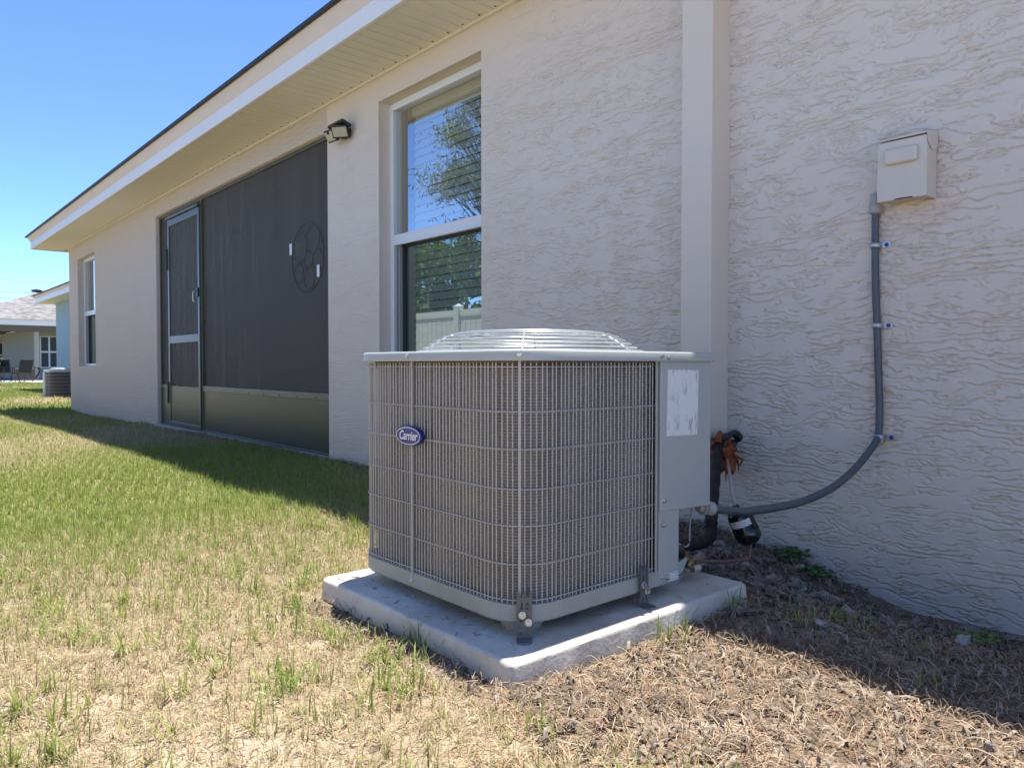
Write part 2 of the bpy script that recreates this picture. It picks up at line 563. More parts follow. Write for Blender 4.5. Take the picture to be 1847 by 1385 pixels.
def finish(name, me, mt, parent=None, smooth=False, bevel=0.0, seg=2, loc=(0, 0, 0)):
    if mt is not None:
        me.materials.append(M[mt] if isinstance(mt, str) else mt)
    o = bpy.data.objects.new(name, me)
    COL.objects.link(o)
    if parent is not None:
        o.parent = parent
        ROOT[o.name] = ROOT[parent.name]
    else:
        o.location = loc
        ROOT[o.name] = Vector(loc)
    if smooth:
        me.shade_smooth() if hasattr(me, 'shade_smooth') else None
        if smooth == 'auto':
            me.set_sharp_from_angle(angle=R(35))
    if bevel:
        b = o.modifiers.new('bevel', 'BEVEL')
        b.width = bevel
        b.segments = seg
        b.limit_method = 'ANGLE'
        b.angle_limit = R(40)
    return o


def tag(o, label, cat, group=None):
    o['label'] = label
    o['category'] = cat
    if group:
        o['group'] = group
    return o


def thing(name, label, cat, loc=(0, 0, 0), group=None):
    o = bpy.data.objects.new(name, None)
    COL.objects.link(o)
    o.location = loc
    ROOT[o.name] = Vector(loc)
    o.empty_display_size = 0.1
    return tag(o, label, cat, group)


def share(name, me, parent, loc, rot=None, scale=None):
    """Another piece with the same mesh data; loc in world coordinates."""
    o = bpy.data.objects.new(name, me)
    COL.objects.link(o)
    o.parent = parent
    ROOT[o.name] = ROOT[parent.name]
    o.location = Vector(loc) - ROOT[parent.name]
    if rot is not None:
        o.rotation_euler = rot
    if scale is not None:
        o.scale = scale
    return o


def np_mesh(name, V, F_flat, nper, tint=None):
    """Mesh from numpy arrays; F_flat vertex indices, nper vertices per face."""
    me = bpy.data.meshes.new(name)
    nf = len(F_flat) // nper
    me.vertices.add(len(V))
    me.vertices.foreach_set('co', np.asarray(V, np.float32).ravel())
    me.loops.add(len(F_flat))
    me.loops.foreach_set('vertex_index', np.asarray(F_flat, np.int32))
    me.polygons.add(nf)
    me.polygons.foreach_set('loop_start', np.arange(0, nf * nper, nper, dtype=np.int32))
    me.update(calc_edges=True)
    if tint is not None:
        at = me.color_attributes.new('tint', 'FLOAT_COLOR', 'POINT')
        c = np.ones((len(V), 4), np.float32)
        c[:, :3] = tint
        at.data.foreach_set('color', c.ravel())
    return me


def fillet(pts, r, n=8, closed=True):
    """Round the corners of a 2-D polyline."""
    out = []
    k = len(pts)
    for i in range(k):
        p = Vector(pts[i])
        if not closed and i in (0, k - 1):
            out.append(tuple(p))
            continue
        a = Vector(pts[i - 1])
        b = Vector(pts[(i + 1) % k])
        rr = r[i] if isinstance(r, (list, tuple)) else r
        if rr <= 0:
            out.append(tuple(p))
            continue
        da = (a - p).normalized()
        db = (b - p).normalized()
        ang = da.angle(db)
        t = rr / math.tan(ang / 2)
        s0 = p + da * t
        s1 = p + db * t
        c = p + (da + db).normalized() * (rr / math.sin(ang / 2))
        a0 = math.atan2(s0.y - c.y, s0.x - c.x)
        a1 = math.atan2(s1.y - c.y, s1.x - c.x)
        d = (a1 - a0 + math.pi) % (2 * math.pi) - math.pi
        for j in range(n + 1):
            an = a0 + d * j / n
            out.append((c.x + rr * math.cos(an), c.y + rr * math.sin(an)))
    return out


def resample(pts, step):
    """Points and tangents every `step` along an open 2-D polyline."""
    P = [Vector(p) for p in pts]
    acc = [0.0]
    for i in range(1, len(P)):
        acc.append(acc[-1] + (P[i] - P[i - 1]).length)
    L = acc[-1]
    n = int(L / step)
    res = []
    j = 0
    for k in range(n + 1):
        d = min(k * step + (L - n * step) / 2, L)
        while j < len(P) - 2 and acc[j + 1] < d:
            j += 1
        t = (P[j + 1] - P[j])
        ln = max(t.length, 1e-9)
        res.append((P[j] + t * ((d - acc[j]) / ln), t / ln))
    return res


def catmull(pts, n=8):
    P = [Vector(p) for p in pts]
    out = []
    for i in range(len(P) - 1):
        p0 = P[max(i - 1, 0)]
        p1, p2 = P[i], P[i + 1]
        p3 = P[min(i + 2, len(P) - 1)]
        for k in range(n):
            t = k / n
            out.append(0.5 * ((2 * p1) + (p2 - p0) * t + (2 * p0 - 5 * p1 + 4 * p2 - p3) * t * t + (3 * p1 - p0 - 3 * p2 + p3) * t ** 3))
    out.append(P[-1])
    return out


def ss(x):
    x = np.clip(x, 0, 1)
    return x * x * (3 - 2 * x)


def gfield(nx, nz, lx, lz, seed):
    """Smooth random field, unit variance, correlation lengths lx, lz in cells."""
    r = np.random.default_rng(seed).standard_normal((nz, nx))
    fx = np.fft.fftfreq(nx)
    fz = np.fft.fftfreq(nz)
    g = np.exp(-2 * (np.pi ** 2) * ((fx[None, :] * lx) ** 2 + (fz[:, None] * lz) ** 2))
    q = np.real(np.fft.ifft2(np.fft.fft2(r) * g))
    return q / q.std()


def bilin(A, u, v):
    """Sample array A[v,u] at float positions."""
    u = np.clip(u, 0, A.shape[1] - 1.001)
    v = np.clip(v, 0, A.shape[0] - 1.001)
    i, j = u.astype(int), v.astype(int)
    a, b = u - i, v - j
    return (A[j, i] * (1 - a) + A[j, i + 1] * a) * (1 - b) + (A[j + 1, i] * (1 - a) + A[j + 1, i + 1] * a) * b


# ------------------------------------------------------------------ the ground
GN = gfield(1024, 256, 12, 12, 5)       # 2 cm cells over x -18..2.5, y -2..3.1
GM = gfield(1024, 256, 3, 3, 6)


def ground_z(x, y):
    x = np.asarray(x, float)
    y = np.asarray(y, float)
    near = 0.03 * ss((x + 4.5) / 2.0)
    drop = -0.16 * ss((x + 1.9) / 1.0) * ss((y - 1.9) / 0.9)
    front = -0.05 * ss((x + 1.6) / 1.4) * (1 - ss((y - 0.4) / 1.2))
    far = -0.05 * ss((-x - 8) / 6.0) - 0.03 * ss((-x - 16) / 12)
    n = bilin(GN, (x + 18) / 0.02, (y + 2) / 0.02) * 0.006 + bilin(GM, (x + 18) / 0.02, (y + 2) / 0.02) * 0.0035
    inside = (x > -18) & (x < 2.4) & (y > -2) & (y < 3.0)
    mound = 0.012 * np.exp(-(((x + 1.55) / 0.35) ** 2 + ((y - 2.42) / 0.22) ** 2))
    return near + drop + front + far + np.where(inside, n, 0) + mound


GREENF = gfield(1200, 400, 22, 14, 9)   # 5 cm cells over x -55..5, y -8..12


def bed(x, y):
    """1 inside the litter-covered bed beside the pad and the wall, 0 on the lawn."""
    a = ss((x + 1.32) / 0.12) * ss((y - 0.95) / 0.3)
    b = ss((y - 2.0) / 0.1) * ss((x + 2.5) / 0.3)
    c = ss((x + 2.2) / 0.15) * ss((y - 0.93) / 0.12) * (1 - ss((x + 1.0) / 0.3)) * (1 - ss((y - 1.2) / 0.1))
    return np.maximum(np.maximum(a, b), c)


def green_share(x, y):
    g = bilin(GREENF, (np.asarray(x) + 55) / 0.05, (np.asarray(y) + 8) / 0.05)
    far = ss((-np.asarray(x) - 2.6) / 2.6)
    wall = ss((np.asarray(y) - 1.3) / 0.6) * ss((-np.asarray(x) - 2.2) / 0.7)
    q = 0.27 + 0.10 * far + 0.06 * wall + (0.30 + 0.12 * far) * g
    q = q + 0.5 * ss((-np.asarray(x) - 17.5) / 2) * (0.6 + 0.4 * np.tanh(g))
    return np.clip(q, 0.04, 0.97)


xs = np.concatenate([np.linspace(-420, -60, 14)[:-1], np.linspace(-60, -18, 60)[:-1], np.linspace(-18, -6, 160)[:-1],
                     np.linspace(-6, 0.6, 300)[:-1], np.linspace(0.6, 6, 30)[:-1], np.linspace(6, 400, 14)])
ys = np.concatenate([np.linspace(-400, -8, 14)[:-1], np.linspace(-8, -1, 40)[:-1], np.linspace(-1, 3.2, 170)[:-1],
                     np.linspace(3.2, 12, 30)[:-1], np.linspace(12, 420, 14)])
GX, GY = np.meshgrid(xs, ys)
GZ = ground_z(GX, GY)
V = np.stack([GX, GY, GZ], -1).reshape(-1, 3)
nx, ny = len(xs), len(ys)
i, j = np.meshgrid(np.arange(nx - 1), np.arange(ny - 1))
a = (j * nx + i).ravel()
F = np.stack([a, a + 1, a + 1 + nx, a + nx], -1).ravel()
bd = bed(V[:, 0], V[:, 1])[:, None]
gs = green_share(V[:, 0], V[:, 1])[:, None]
sand = np.array([0.33, 0.26, 0.175])  # darkened so gaps between the straws look like thatch shadow
turf = np.array([0.24, 0.235, 0.10])
soil = np.array([0.19, 0.145, 0.108])
bounce_sand = (ss((V[:, 0] + 2.2) / 1.5) * (1 - ss((V[:, 1] - 0.3) / 0.6)))[:, None]  # pale sand added, mostly out of view, to bounce fill light onto the wall
sand = sand * (1 - bounce_sand) + np.array([0.50, 0.43, 0.33]) * bounce_sand
gs = gs * (1 - 0.7 * bounce_sand)
tint = (sand * (1 - gs * 0.8) + turf * gs * 0.8) * (1 - bd) + soil * bd
sp_ = ss((bilin(GREENF, ((V[:, 0] * 4 + 60) / 0.05) % 1190, ((V[:, 1] * 5 + 2) / 0.05) % 390) - 0.2) / 0.9) * ss((V[:, 0] + 1.25) / 0.3) * ss((V[:, 1] - 1.3) / 0.3) * (1 - ss((V[:, 1] - 2.55) / 0.15))
tint = tint * (1 - sp_[:, None]) + np.array([0.62, 0.56, 0.47]) * sp_[:, None]
ground = finish('ground', np_mesh('ground', V, F, 4, tint), 'ground', smooth=True)
ground['kind'] = 'structure'


# ------------------------------------------------------------------ the house
D = 2.85                                    # wall face
ZS = 2.83                                   # soffit height
X_END, X_R = -15.25, 3.0
SC = (-10.10, -5.50, 2.62)                  # porch opening x0, x1, top
WN = (-4.72, -3.54, 0.72, 2.65)             # near window opening
WF = (-14.57, -13.34, 0.74, 2.56)           # far window opening
house = thing('house', 'single storey taupe stucco house with beige soffit and screened porch', 'house', (-6, D, 0))

# wall: stucco relief as geometry on the near part, flat behind the far part
RS = 0.004
nxr, nzr = 1320, 1568
RZ = 0.002
x_org, z_org = -5.5, -0.25
zz = np.arange(nzr)[:, None] * RZ


def laps(lam, w1, w2, w3, seeds, gw, bw):
    """Trowel laps: a proud lip with a narrow crevice right below it."""
    ph_ = zz / lam + w1[0] * gfield(nxr, nzr, w1[1], 2 * w1[2], seeds) + w2[0] * gfield(nxr, nzr, w2[1], 2 * w2[2], seeds + 1) + w3[0] * gfield(nxr, nzr, w3[1], 2 * w3[2], seeds + 2)
    gz, gx = np.gradient(ph_, RZ, RS)
    gm = np.maximum(np.hypot(gz, gx), 6.0)
    fr_ = ph_ - np.floor(ph_)
    above = fr_ / gm
    below = (1 - fr_) / gm
    return np.exp(-(below / gw) ** 2), np.exp(-(above / bw) ** 2)


g1, b1 = laps(0.033, (0.70, 38, 9), (0.30, 8, 3.0), (0.13, 2.4, 1.3), 21, 0.0031, 0.010)
g2, b2 = laps(0.027, (0.85, 18, 7), (0.40, 5, 2.6), (0.17, 2.0, 1.2), 41, 0.0029, 0.007)
g3, b3 = laps(0.052, (1.5, 9, 8), (0.5, 4, 3.0), (0.2, 1.8, 1.2), 71, 0.0028, 0.006)
m1 = np.clip((gfield(nxr, nzr, 16, 8, 61) + 0.55) * 3.0, 0, 1)
m2 = np.clip((gfield(nxr, nzr, 7, 8, 62) - 0.05) * 3.0, 0, 1)
m3 = np.clip((gfield(nxr, nzr, 5, 8, 63) - 0.45) * 3.0, 0, 1)
HT = (-0.0115 * g1 * m1 + 0.0012 * b1 * m1 - 0.0104 * g2 * m2 + 0.0008 * b2 * m2 - 0.0088 * g3 * m3 + 0.0007 * b3 * m3
      + 0.0004 * gfield(nxr, nzr, 6, 7, 29))


def lin(a, b, st):
    return np.linspace(a, b, max(2, int(round(abs(b - a) / st)) + 1))


wx = np.concatenate([lin(-5.5, WN[0], 0.013)[:-1], lin(WN[0], WN[1], 0.03)[:-1], lin(WN[1], -2.0, 0.0085)[:-1], lin(-2.0, -0.6, 0.0060)[:-1], lin(-0.6, -0.3, 0.02)[:-1],
                     lin(-0.3, X_R, 0.05)])
wz = np.concatenate([lin(-0.22, WN[2], 0.0023)[:-1], lin(WN[2], 2.4, 0.0023)[:-1], lin(2.4, WN[3], 0.004)[:-1], lin(WN[3], ZS + 0.02, 0.006)])
WX, WZ = np.meshgrid(wx, wz)
h = bilin(HT, (WX - x_org) / RS, (WZ - z_org) / RZ)
edge = np.minimum(np.abs(WX + 5.5), np.minimum(np.abs(WX - WN[0]) + 2 * (WZ < WN[2]), np.abs(WX - WN[1]) + 2 * (WZ < WN[2])))
h = h * np.clip(edge / 0.02, 0, 1) * (1 - 0.75 * ss((WZ - 2.55) / 0.15) * (WX < -3.3))
h = h * np.clip((0.3 - WX) / 0.4, 0, 1) * (0.55 + 0.45 * ss((WX + 4.2) / 2.0))
V = np.stack([WX, D - h, WZ], -1).reshape(-1, 3)
nwx, nwz = len(wx), len(wz)
i, j = np.meshgrid(np.arange(nwx - 1), np.arange(nwz - 1))
cx = (wx[:-1] + wx[1:])[i] / 2
cz = (wz[:-1] + wz[1:])[j] / 2
keep = ~((cx > WN[0]) & (cx < WN[1]) & (cz > WN[2]) & (cz < WN[3]))
a = (j * nwx + i)[keep].ravel()
F = np.stack([a, a + 1, a + 1 + nwx, a + nwx], -1).ravel()
me = np_mesh('wall', V - np.array(ROOT['house']), F, 4)
wall = finish('wall', me, 'stucco', house, smooth=True)


def far_stucco_bump(mt):
    nt = mt.node_tree
    p = nt.nodes['Principled BSDF']
    tc = nt.nodes.new('ShaderNodeTexCoord')
    mp = nt.nodes.new('ShaderNodeMapping')
    mp.inputs['Scale'].default_value = (1.0, 1.0, 4.0)
    nt.links.new(tc.outputs['Object'], mp.inputs[0])
    n = nt.nodes.new('ShaderNodeTexNoise')
    n.inputs['Scale'].default_value = 9
    n.inputs['Detail'].default_value = 8
    n.inputs['Roughness'].default_value = 0.7
    nt.links.new(mp.outputs[0], n.inputs['Vector'])
    b = nt.nodes.new('ShaderNodeBump')
    b.inputs['Strength'].default_value = 1.0
    b.inputs['Distance'].default_value = 0.03
    nt.links.new(n.outputs[0], b.inputs['Height'])
    nt.links.new(b.outputs[0], p.inputs['Normal'])


far_stucco_bump(M['stucco_far'])


def splash(mt):
    """Grey-brown rain splash and dust: ragged band low on the wall plus faint large blotches."""
    nt = mt.node_tree
    p = nt.nodes['Principled BSDF']
    mx0 = nt.nodes[mt['mixout']]
    tc = nt.nodes.new('ShaderNodeTexCoord')
    sep = nt.nodes.new('ShaderNodeSeparateXYZ')
    nt.links.new(tc.outputs['Object'], sep.inputs[0])
    n = nt.nodes.new('ShaderNodeTexNoise')
    n.inputs['Scale'].default_value = 7
    n.inputs['Detail'].default_value = 8
    n.inputs['Roughness'].default_value = 0.7
    nt.links.new(tc.outputs['Object'], n.inputs['Vector'])
    ad = nt.nodes.new('ShaderNodeMath')
    ad.operation = 'MULTIPLY_ADD'
    ad.inputs[1].default_value = -0.55
    nt.links.new(n.outputs[0], ad.inputs[0])
    nt.links.new(sep.outputs['Z'], ad.inputs[2])
    r = nt.nodes.new('ShaderNodeMapRange')
    r.inputs[1].default_value = -0.34
    r.inputs[2].default_value = 0.02
    r.inputs[3].default_value = 0.55
    r.inputs[4].default_value = 0.0
    nt.links.new(ad.outputs[0], r.inputs[0])
    mx = nt.nodes.new('ShaderNodeMix')
    mx.data_type = 'RGBA'
    mx.inputs[7].default_value = (0.46, 0.42, 0.37, 1)
    nt.links.new(r.outputs[0], mx.inputs[0])
    nt.links.new(mx0.outputs[2], mx.inputs[6])
    nt.links.new(mx.outputs[2], p.inputs['Base Color'])


splash(M['stucco'])
splash(M['stucco_far'])
w = MB()
# far wall segments (front skin 0.2 thick), end wall, right end, back
w.box(X_END, WF[0], D, D + 0.2, -0.3, ZS + 0.02)
w.box(WF[1], SC[0], D, D + 0.2, -0.3, ZS + 0.02)
w.box(WF[0], WF[1], D, D + 0.2, -0.3, WF[2])
w.box(WF[0], WF[1], D, D + 0.2, WF[3], ZS + 0.02)
w.box(SC[0], SC[1], D, D + 0.2, SC[2], ZS + 0.02)
w.box(X_END, X_END + 0.2, D + 0.2, 12, -0.3, ZS + 0.02)
w.box(X_R - 0.2, X_R, D + 0.2, 12, -0.3, ZS + 0.02)
w.box(X_END, X_R, 12, 12.2, -0.3, ZS + 0.02)
w.build('far_wall', 'stucco_far', house, bevel=0.012)
w = MB()
# smooth painted returns round the near window and the porch side of the pillar
yb = D + 0.2
w.box(-5.497, WN[0] - 0.001, D + 0.012, yb, -0.3, ZS)
w.box(WN[1] + 0.001, X_R - 0.2, D + 0.012, yb, -0.3, ZS)
w.box(WN[0] - 0.001, WN[1] + 0.001, D + 0.012, yb, -0.3, WN[2] - 0.001)
w.box(WN[0] - 0.001, WN[1] + 0.001, D + 0.012, yb, WN[3] + 0.001, ZS)
w.build('window_return', 'trim', house)
w = MB()
w.box(WN[0], WN[0] - 0.02, D - 0.001, D + 0.013, WN[2], WN[3])
w.box(WN[1], WN[1] + 0.02, D - 0.001, D + 0.013, WN[2], WN[3])
w.box(WN[0] - 0.02, WN[1] + 0.02, D - 0.0012, D + 0.013, WN[3], WN[3] + 0.02)
w.box(-5.5, -5.48, D - 0.001, D + 0.013, -0.3, ZS)
w.build('corner_bead', 'trim', house, bevel=0.005)

# soffit: ribbed vinyl panels, fascia in two steps, roof edge
YE = 2.355                                   # fascia line
XE = X_END - 0.5
sof = MB()
sof.box(XE + 0.05, X_R, YE + 0.02, D, ZS + 0.03, ZS + 0.035)
sof.box(XE + 0.05, X_END, D, 12.6, ZS + 0.03, ZS + 0.035)
soffit = sof.build('soffit', 'soffit', house)
pw = 0.305
pp = MB()
prof = []
for k in range(3):
    x0 = k * pw / 3
    prof += [(x0, 0.012), (x0 + 0.006, 0.0), (x0 + pw / 3 - 0.010, 0.0), (x0 + pw / 3 - 0.004, 0.012)]
prof = prof + [(pw - 0.001, 0.014), (pw - 0.001, 0.020), (0, 0.020)]
pp.prism([(a, b) for a, b in prof], 0, D - YE - 0.02, axis='y')
pme = pp.mesh('soffit_panel')
pme.materials.append(M['soffit'])
k = 0
x = XE + 0.06
while x < X_R - pw:
    share('soffit_panel', pme, soffit, (x, YE + 0.018, ZS))
    x += pw
jm = MB()
x = XE + 0.9
jm.box(X_END + 0.02, X_R, D - 0.022, D - 0.002, ZS - 0.012, ZS + 0.004)
jm.build('soffit_trim', 'soffit', house)
vent = MB()
vent.box(0, 0.010, 0, 0.012, -0.002, 0.002)
vme = vent.mesh('soffit_nail')
vme.materials.append(M['darkbeam'])
x = X_END + 0.6
while x < X_R:
    share('soffit_nail', vme, soffit, (x + random.uniform(-0.01, 0.01), D - 0.052, ZS))
    x += pw / 2
f = MB()
f.box(XE, X_R, YE - 0.006, YE + 0.02, ZS - 0.012, ZS + 0.105)
f.box(XE, XE + 0.026, YE + 0.02, 12.6, ZS - 0.012, ZS + 0.105)
f.build('fascia', 'fascia', house, bevel=0.004)
f = MB()
f.prism([(YE - 0.002, ZS + 0.107), (YE + 0.02, ZS + 0.107), (YE + 0.02, ZS + 0.205), (YE - 0.055, ZS + 0.205)], XE - 0.02, X_R, axis='x')
f.prism([(XE - 0.002, ZS + 0.107), (XE + 0.02, ZS + 0.107), (XE + 0.02, ZS + 0.205), (XE - 0.055, ZS + 0.205)], YE, 12.6, axis='y')
f.build('drip_board', 'frieze', house)
SL = 0.42
rf = MB()
rz = ZS + 0.207
ye0, ye1, ex0, ex1 = YE - 0.075, 12.7, XE - 0.075, X_R + 0.5
half = (ye1 - ye0) / 2
yr = ye0 + half
zr = rz + half * SL
A = [(ex0, ye0, rz), (ex1, ye0, rz), (ex1, ye1, rz), (ex0, ye1, rz), (ex0 + half, yr, zr), (ex1, yr, zr)]
for dz in (0.0,):
    rf.add(A, [(0, 1, 5, 4), (1, 2, 5), (2, 3, 4, 5), (3, 0, 4), (0, 3, 2, 1)])
rf.add([(p[0], p[1], p[2] + 0.014) for p in A], [(0, 1, 5, 4), (1, 2, 5), (2, 3, 4, 5), (3, 0, 4)])
roof = rf.build('roof', 'shingle', house)
dr = MB()
dr.box(ex0 - 0.004, ex1, ye0 - 0.004, ye0 + 0.02, rz - 0.012, rz + 0.013)
dr.box(ex0 - 0.004, ex0 + 0.02, ye0 + 0.02, ye1, rz - 0.012, rz + 0.013)
dr.build('drip_edge', 'dark_gasket', house)
# slab edge under the porch screen
f = MB()
f.box(SC[0], SC[1], D - 0.055, D + 0.05, -0.25, 0.012)
f.build('slab_edge', 'concrete', house, bevel=0.008)
# porch room behind the screen
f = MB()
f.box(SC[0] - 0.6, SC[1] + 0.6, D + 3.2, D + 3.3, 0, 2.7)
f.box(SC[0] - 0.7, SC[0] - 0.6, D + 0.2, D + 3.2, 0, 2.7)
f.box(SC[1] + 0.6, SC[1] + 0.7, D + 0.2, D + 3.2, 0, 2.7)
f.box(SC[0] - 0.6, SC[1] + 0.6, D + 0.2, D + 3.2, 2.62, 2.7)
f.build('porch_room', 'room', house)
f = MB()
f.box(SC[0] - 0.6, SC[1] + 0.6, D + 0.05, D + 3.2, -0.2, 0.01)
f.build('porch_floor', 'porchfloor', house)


def window(x0, x1, z0, z1, yw, lower):
    """Single-hung white vinyl window set in the wall, with a room behind."""
    wnd = MB()
    fr = 0.042
    wnd.box(x0 - 0.002, x0 + fr, yw, yw + 0.07, z0, z1)
    wnd.box(x1 - fr, x1 + 0.002, yw, yw + 0.07, z0, z1)
    wnd.box(x0 + fr, x1 - fr, yw, yw + 0.07, z1 - fr - 0.01, z1)
    wnd.box(x0 + fr, x1 - fr, yw, yw + 0.07, z0, z0 + fr)
    win = wnd.build('window', 'vinyl', house, bevel=0.004)
    zm = z0 + (z1 - z0) * 0.49
    s_ = MB()
    s_.box(x0 + fr, x1 - fr, yw + 0.004, yw + 0.05, zm - 0.032, zm + 0.036)
    s_.box(x0 + fr, x1 - fr, yw - 0.004, yw + 0.012, zm - 0.042, zm - 0.026)
    s_.build('meeting_rail', 'vinyl', win, bevel=0.004)
    g = MB()
    g.add([(x0 + fr, yw + 0.03, zm + 0.036), (x1 - fr, yw + 0.03, zm + 0.036), (x1 - fr, yw + 0.03, z1 - fr - 0.01), (x0 + fr, yw + 0.03, z1 - fr - 0.01)], [(0, 1, 2, 3)])
    g.build('upper_pane', 'glass', win)
    for (ta, tb_, tc_) in ((x0 + fr + 0.01, x0 + fr + 0.020, 0.012), (x0 + fr + 0.034, x0 + fr + 0.046, 0.020), (x1 - fr - 0.04, x1 - fr - 0.01, 0.012)):
        g = MB()
        g.box(ta, tb_, yw + tc_, yw + 0.068, z0 + fr, zm - 0.032)
        g.build('side_track', 'grey_vinyl', win, bevel=0.002)
    g = MB()
    g.box(x0 + fr + 0.048, x0 + fr + 0.062, yw + 0.046, yw + 0.075, z0 + fr, zm - 0.032)
    g.box(x0 + fr + 0.001, x1 - fr, yw + 0.055, yw + 0.075, zm - 0.055, zm - 0.034)
    g.build('gasket', 'dark_gasket', win)
    g = MB()
    g.add([(x0 + fr + 0.05, yw + 0.064, z0 + fr), (x1 - fr - 0.04, yw + 0.064, z0 + fr), (x1 - fr - 0.04, yw + 0.064, zm - 0.034), (x0 + fr + 0.05, yw + 0.064, zm - 0.034)], [(0, 1, 2, 3)])
    g.build('lower_pane', 'glass_lower', win)
    s_ = MB()
    s_.prism([(D - 0.012, z0 - 0.035), (yw + 0.02, z0 - 0.035), (yw + 0.02, z0 + 0.006), (D - 0.012, z0 - 0.012)], x0, x1, axis='x')
    s_.build('sill', 'trim', win, bevel=0.004)
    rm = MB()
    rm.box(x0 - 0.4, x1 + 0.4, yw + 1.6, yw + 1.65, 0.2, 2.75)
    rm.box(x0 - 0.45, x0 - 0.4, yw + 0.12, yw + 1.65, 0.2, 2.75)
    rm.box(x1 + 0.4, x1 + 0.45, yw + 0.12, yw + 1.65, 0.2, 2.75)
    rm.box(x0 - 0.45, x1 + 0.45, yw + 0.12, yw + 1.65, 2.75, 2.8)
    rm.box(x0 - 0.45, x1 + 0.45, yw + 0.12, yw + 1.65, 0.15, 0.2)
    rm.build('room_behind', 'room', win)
    return win


window(*WN, D + 0.095, True)
window(*WF, D + 0.095, True)


def blind(x0, x1, z0, z1, y, label):
    b = thing('window_blind', label, 'blind', (x0, y, z0))
    hd = MB()
    hd.box(x0, x1, y - 0.03, y + 0.03, z1 - 0.06, z1)
    hd.build('headrail', 'blind', b, bevel=0.004)
    sl = MB()
    L_ = x1 - x0
    sl.obox((L_ / 2, 0, 0), L_ / 2, 0.0016, 0.0290, Matrix.Rotation(R(-14), 3, 'X'))
    sme = sl.mesh('slat')
    sme.materials.append(M['blind'])
    z = z1 - 0.095
    while z > z0 + 0.03:
        share('slat', sme, b, (x0, y, z), rot=(R(random.uniform(-1.5, 1.5)), 0, 0))
        z -= 0.0585
    c = MB()
    for q in (0.18, 0.82):
        c.tube([(x0 + L_ * q, y - 0.02, z1 - 0.06), (x0 + L_ * q, y - 0.02, z0 + 0.02)], 0.0012, 5)
    c.build('ladder_cord', 'blind', b)


blind(WN[0] + 0.10, WN[1] - 0.02, WN[2] + 0.03, WN[3] - 0.02, D + 0.095 + 0.155, 'white slatted blind behind the tall window above the condenser')
blind(WF[0] + 0.10, WF[1] - 0.02, WF[2] + 0.03, WF[3] - 0.02, D + 0.095 + 0.155, 'white slatted blind behind the small far window at the house corner')

# ------------------------------------------------------------------ porch screen with door
YS = D + 0.045
ps = thing('porch_screen', 'dark screened porch wall with bronze frame, kick plates and screen door', 'screen enclosure', (SC[0], YS, 0))
zk = 0.495
xd0, xd1 = -9.70, -8.58                    # door with its frame
f = MB()
f.box(SC[0], SC[1], YS, YS + 0.045, SC[2] - 0.03, SC[2])
f.build('head_rail', 'bronze', ps, bevel=0.003)
for (xa, xb) in ((SC[0], SC[0] + 0.03), (SC[1] - 0.03, SC[1])):
    f = MB()
    f.box(xa, xb, YS, YS + 0.045, 0.03, SC[2] - 0.03)
    f.build('end_post', 'bronze', ps, bevel=0.003)
f = MB()
f.box(SC[0], SC[1], YS, YS + 0.045, 0.0, 0.03)
f.build('bottom_rail', 'bronze', ps, bevel=0.003)
for xa in (xd0 - 0.03, xd1):
    f = MB()
    f.box(xa, xa + 0.03, YS - 0.004, YS + 0.045, 0.03, SC[2] - 0.03)
    f.build('post', 'bronze', ps, bevel=0.003)
f = MB()
f.box(xd1 + 0.03, SC[1] - 0.03, YS - 0.004, YS + 0.045, zk - 0.03, zk + 0.03)
f.build('chair_rail', 'bronze', ps, bevel=0.003)
f = MB()
f.box(SC[0] + 0.03, xd0 - 0.03, YS - 0.004, YS + 0.045, zk - 0.02, zk + 0.02)
f.build('chair_rail', 'bronze', ps, bevel=0.003)
for (xa, xb) in ((xd1 + 0.03, SC[1] - 0.03), (SC[0] + 0.03, xd0 - 0.03)):
    f = MB()
    nxk = 14
    for q in range(1):
        f.box(xa, xb, YS + 0.004, YS + 0.007, 0.03, zk - 0.02)
    kp = f.build('kick_plate', 'kick', ps)
    if xb - xa > 1:
        for q in range(8):
            rv = MB()
            rv.lathe([(0.007, 0), (0.005, 0.004), (0.0, 0.005)], (xa + 0.22 + q * 0.36, YS - 0.004, zk - 0.012), (0, -1, 0), 8)
            rv.build('rivet', 'dark', kp)
f = MB()
f.box(xd0 - 0.0, xd1 + 0.0, YS + 0.02, YS + 0.021, 2.56, SC[2] - 0.03)
f.box(SC[0] + 0.03, xd0 - 0.03, YS + 0.02, YS + 0.021, zk + 0.02, SC[2] - 0.03)
f.box(xd1 + 0.03, SC[1] - 0.03, YS + 0.02, YS + 0.021, zk + 0.03, SC[2] - 0.03)
f.build('screen_cloth', 'screen', ps)
# door
dyb = YS - 0.022
door = MB()
door.box(xd0, xd0 + 0.055, dyb, dyb + 0.03, 0.035, 2.52)
door.box(xd1 - 0.055, xd1, dyb, dyb + 0.03, 0.035, 2.52)
door.box(xd0 + 0.055, xd1 - 0.055, dyb, dyb + 0.03, 2.44, 2.52)
door.box(xd0 + 0.055, xd1 - 0.055, dyb, dyb + 0.03, 0.035, 0.075)
door = door.build('door', 'bronze', ps, bevel=0.004)
f = MB()
f.box(xd0 + 0.055, xd1 - 0.055, dyb + 0.002, dyb + 0.028, 1.02, 1.11)
f.build('mid_rail', 'bronze', door, bevel=0.003)
f = MB()
f.box(xd0 + 0.055, xd1 - 0.055, dyb + 0.008, dyb + 0.012, 0.075, zk + 0.01)
f.build('kick_plate', 'kick', door)
f = MB()
f.box(xd0 + 0.055, xd1 - 0.055, dyb + 0.014, dyb + 0.015, zk + 0.01, 1.02)
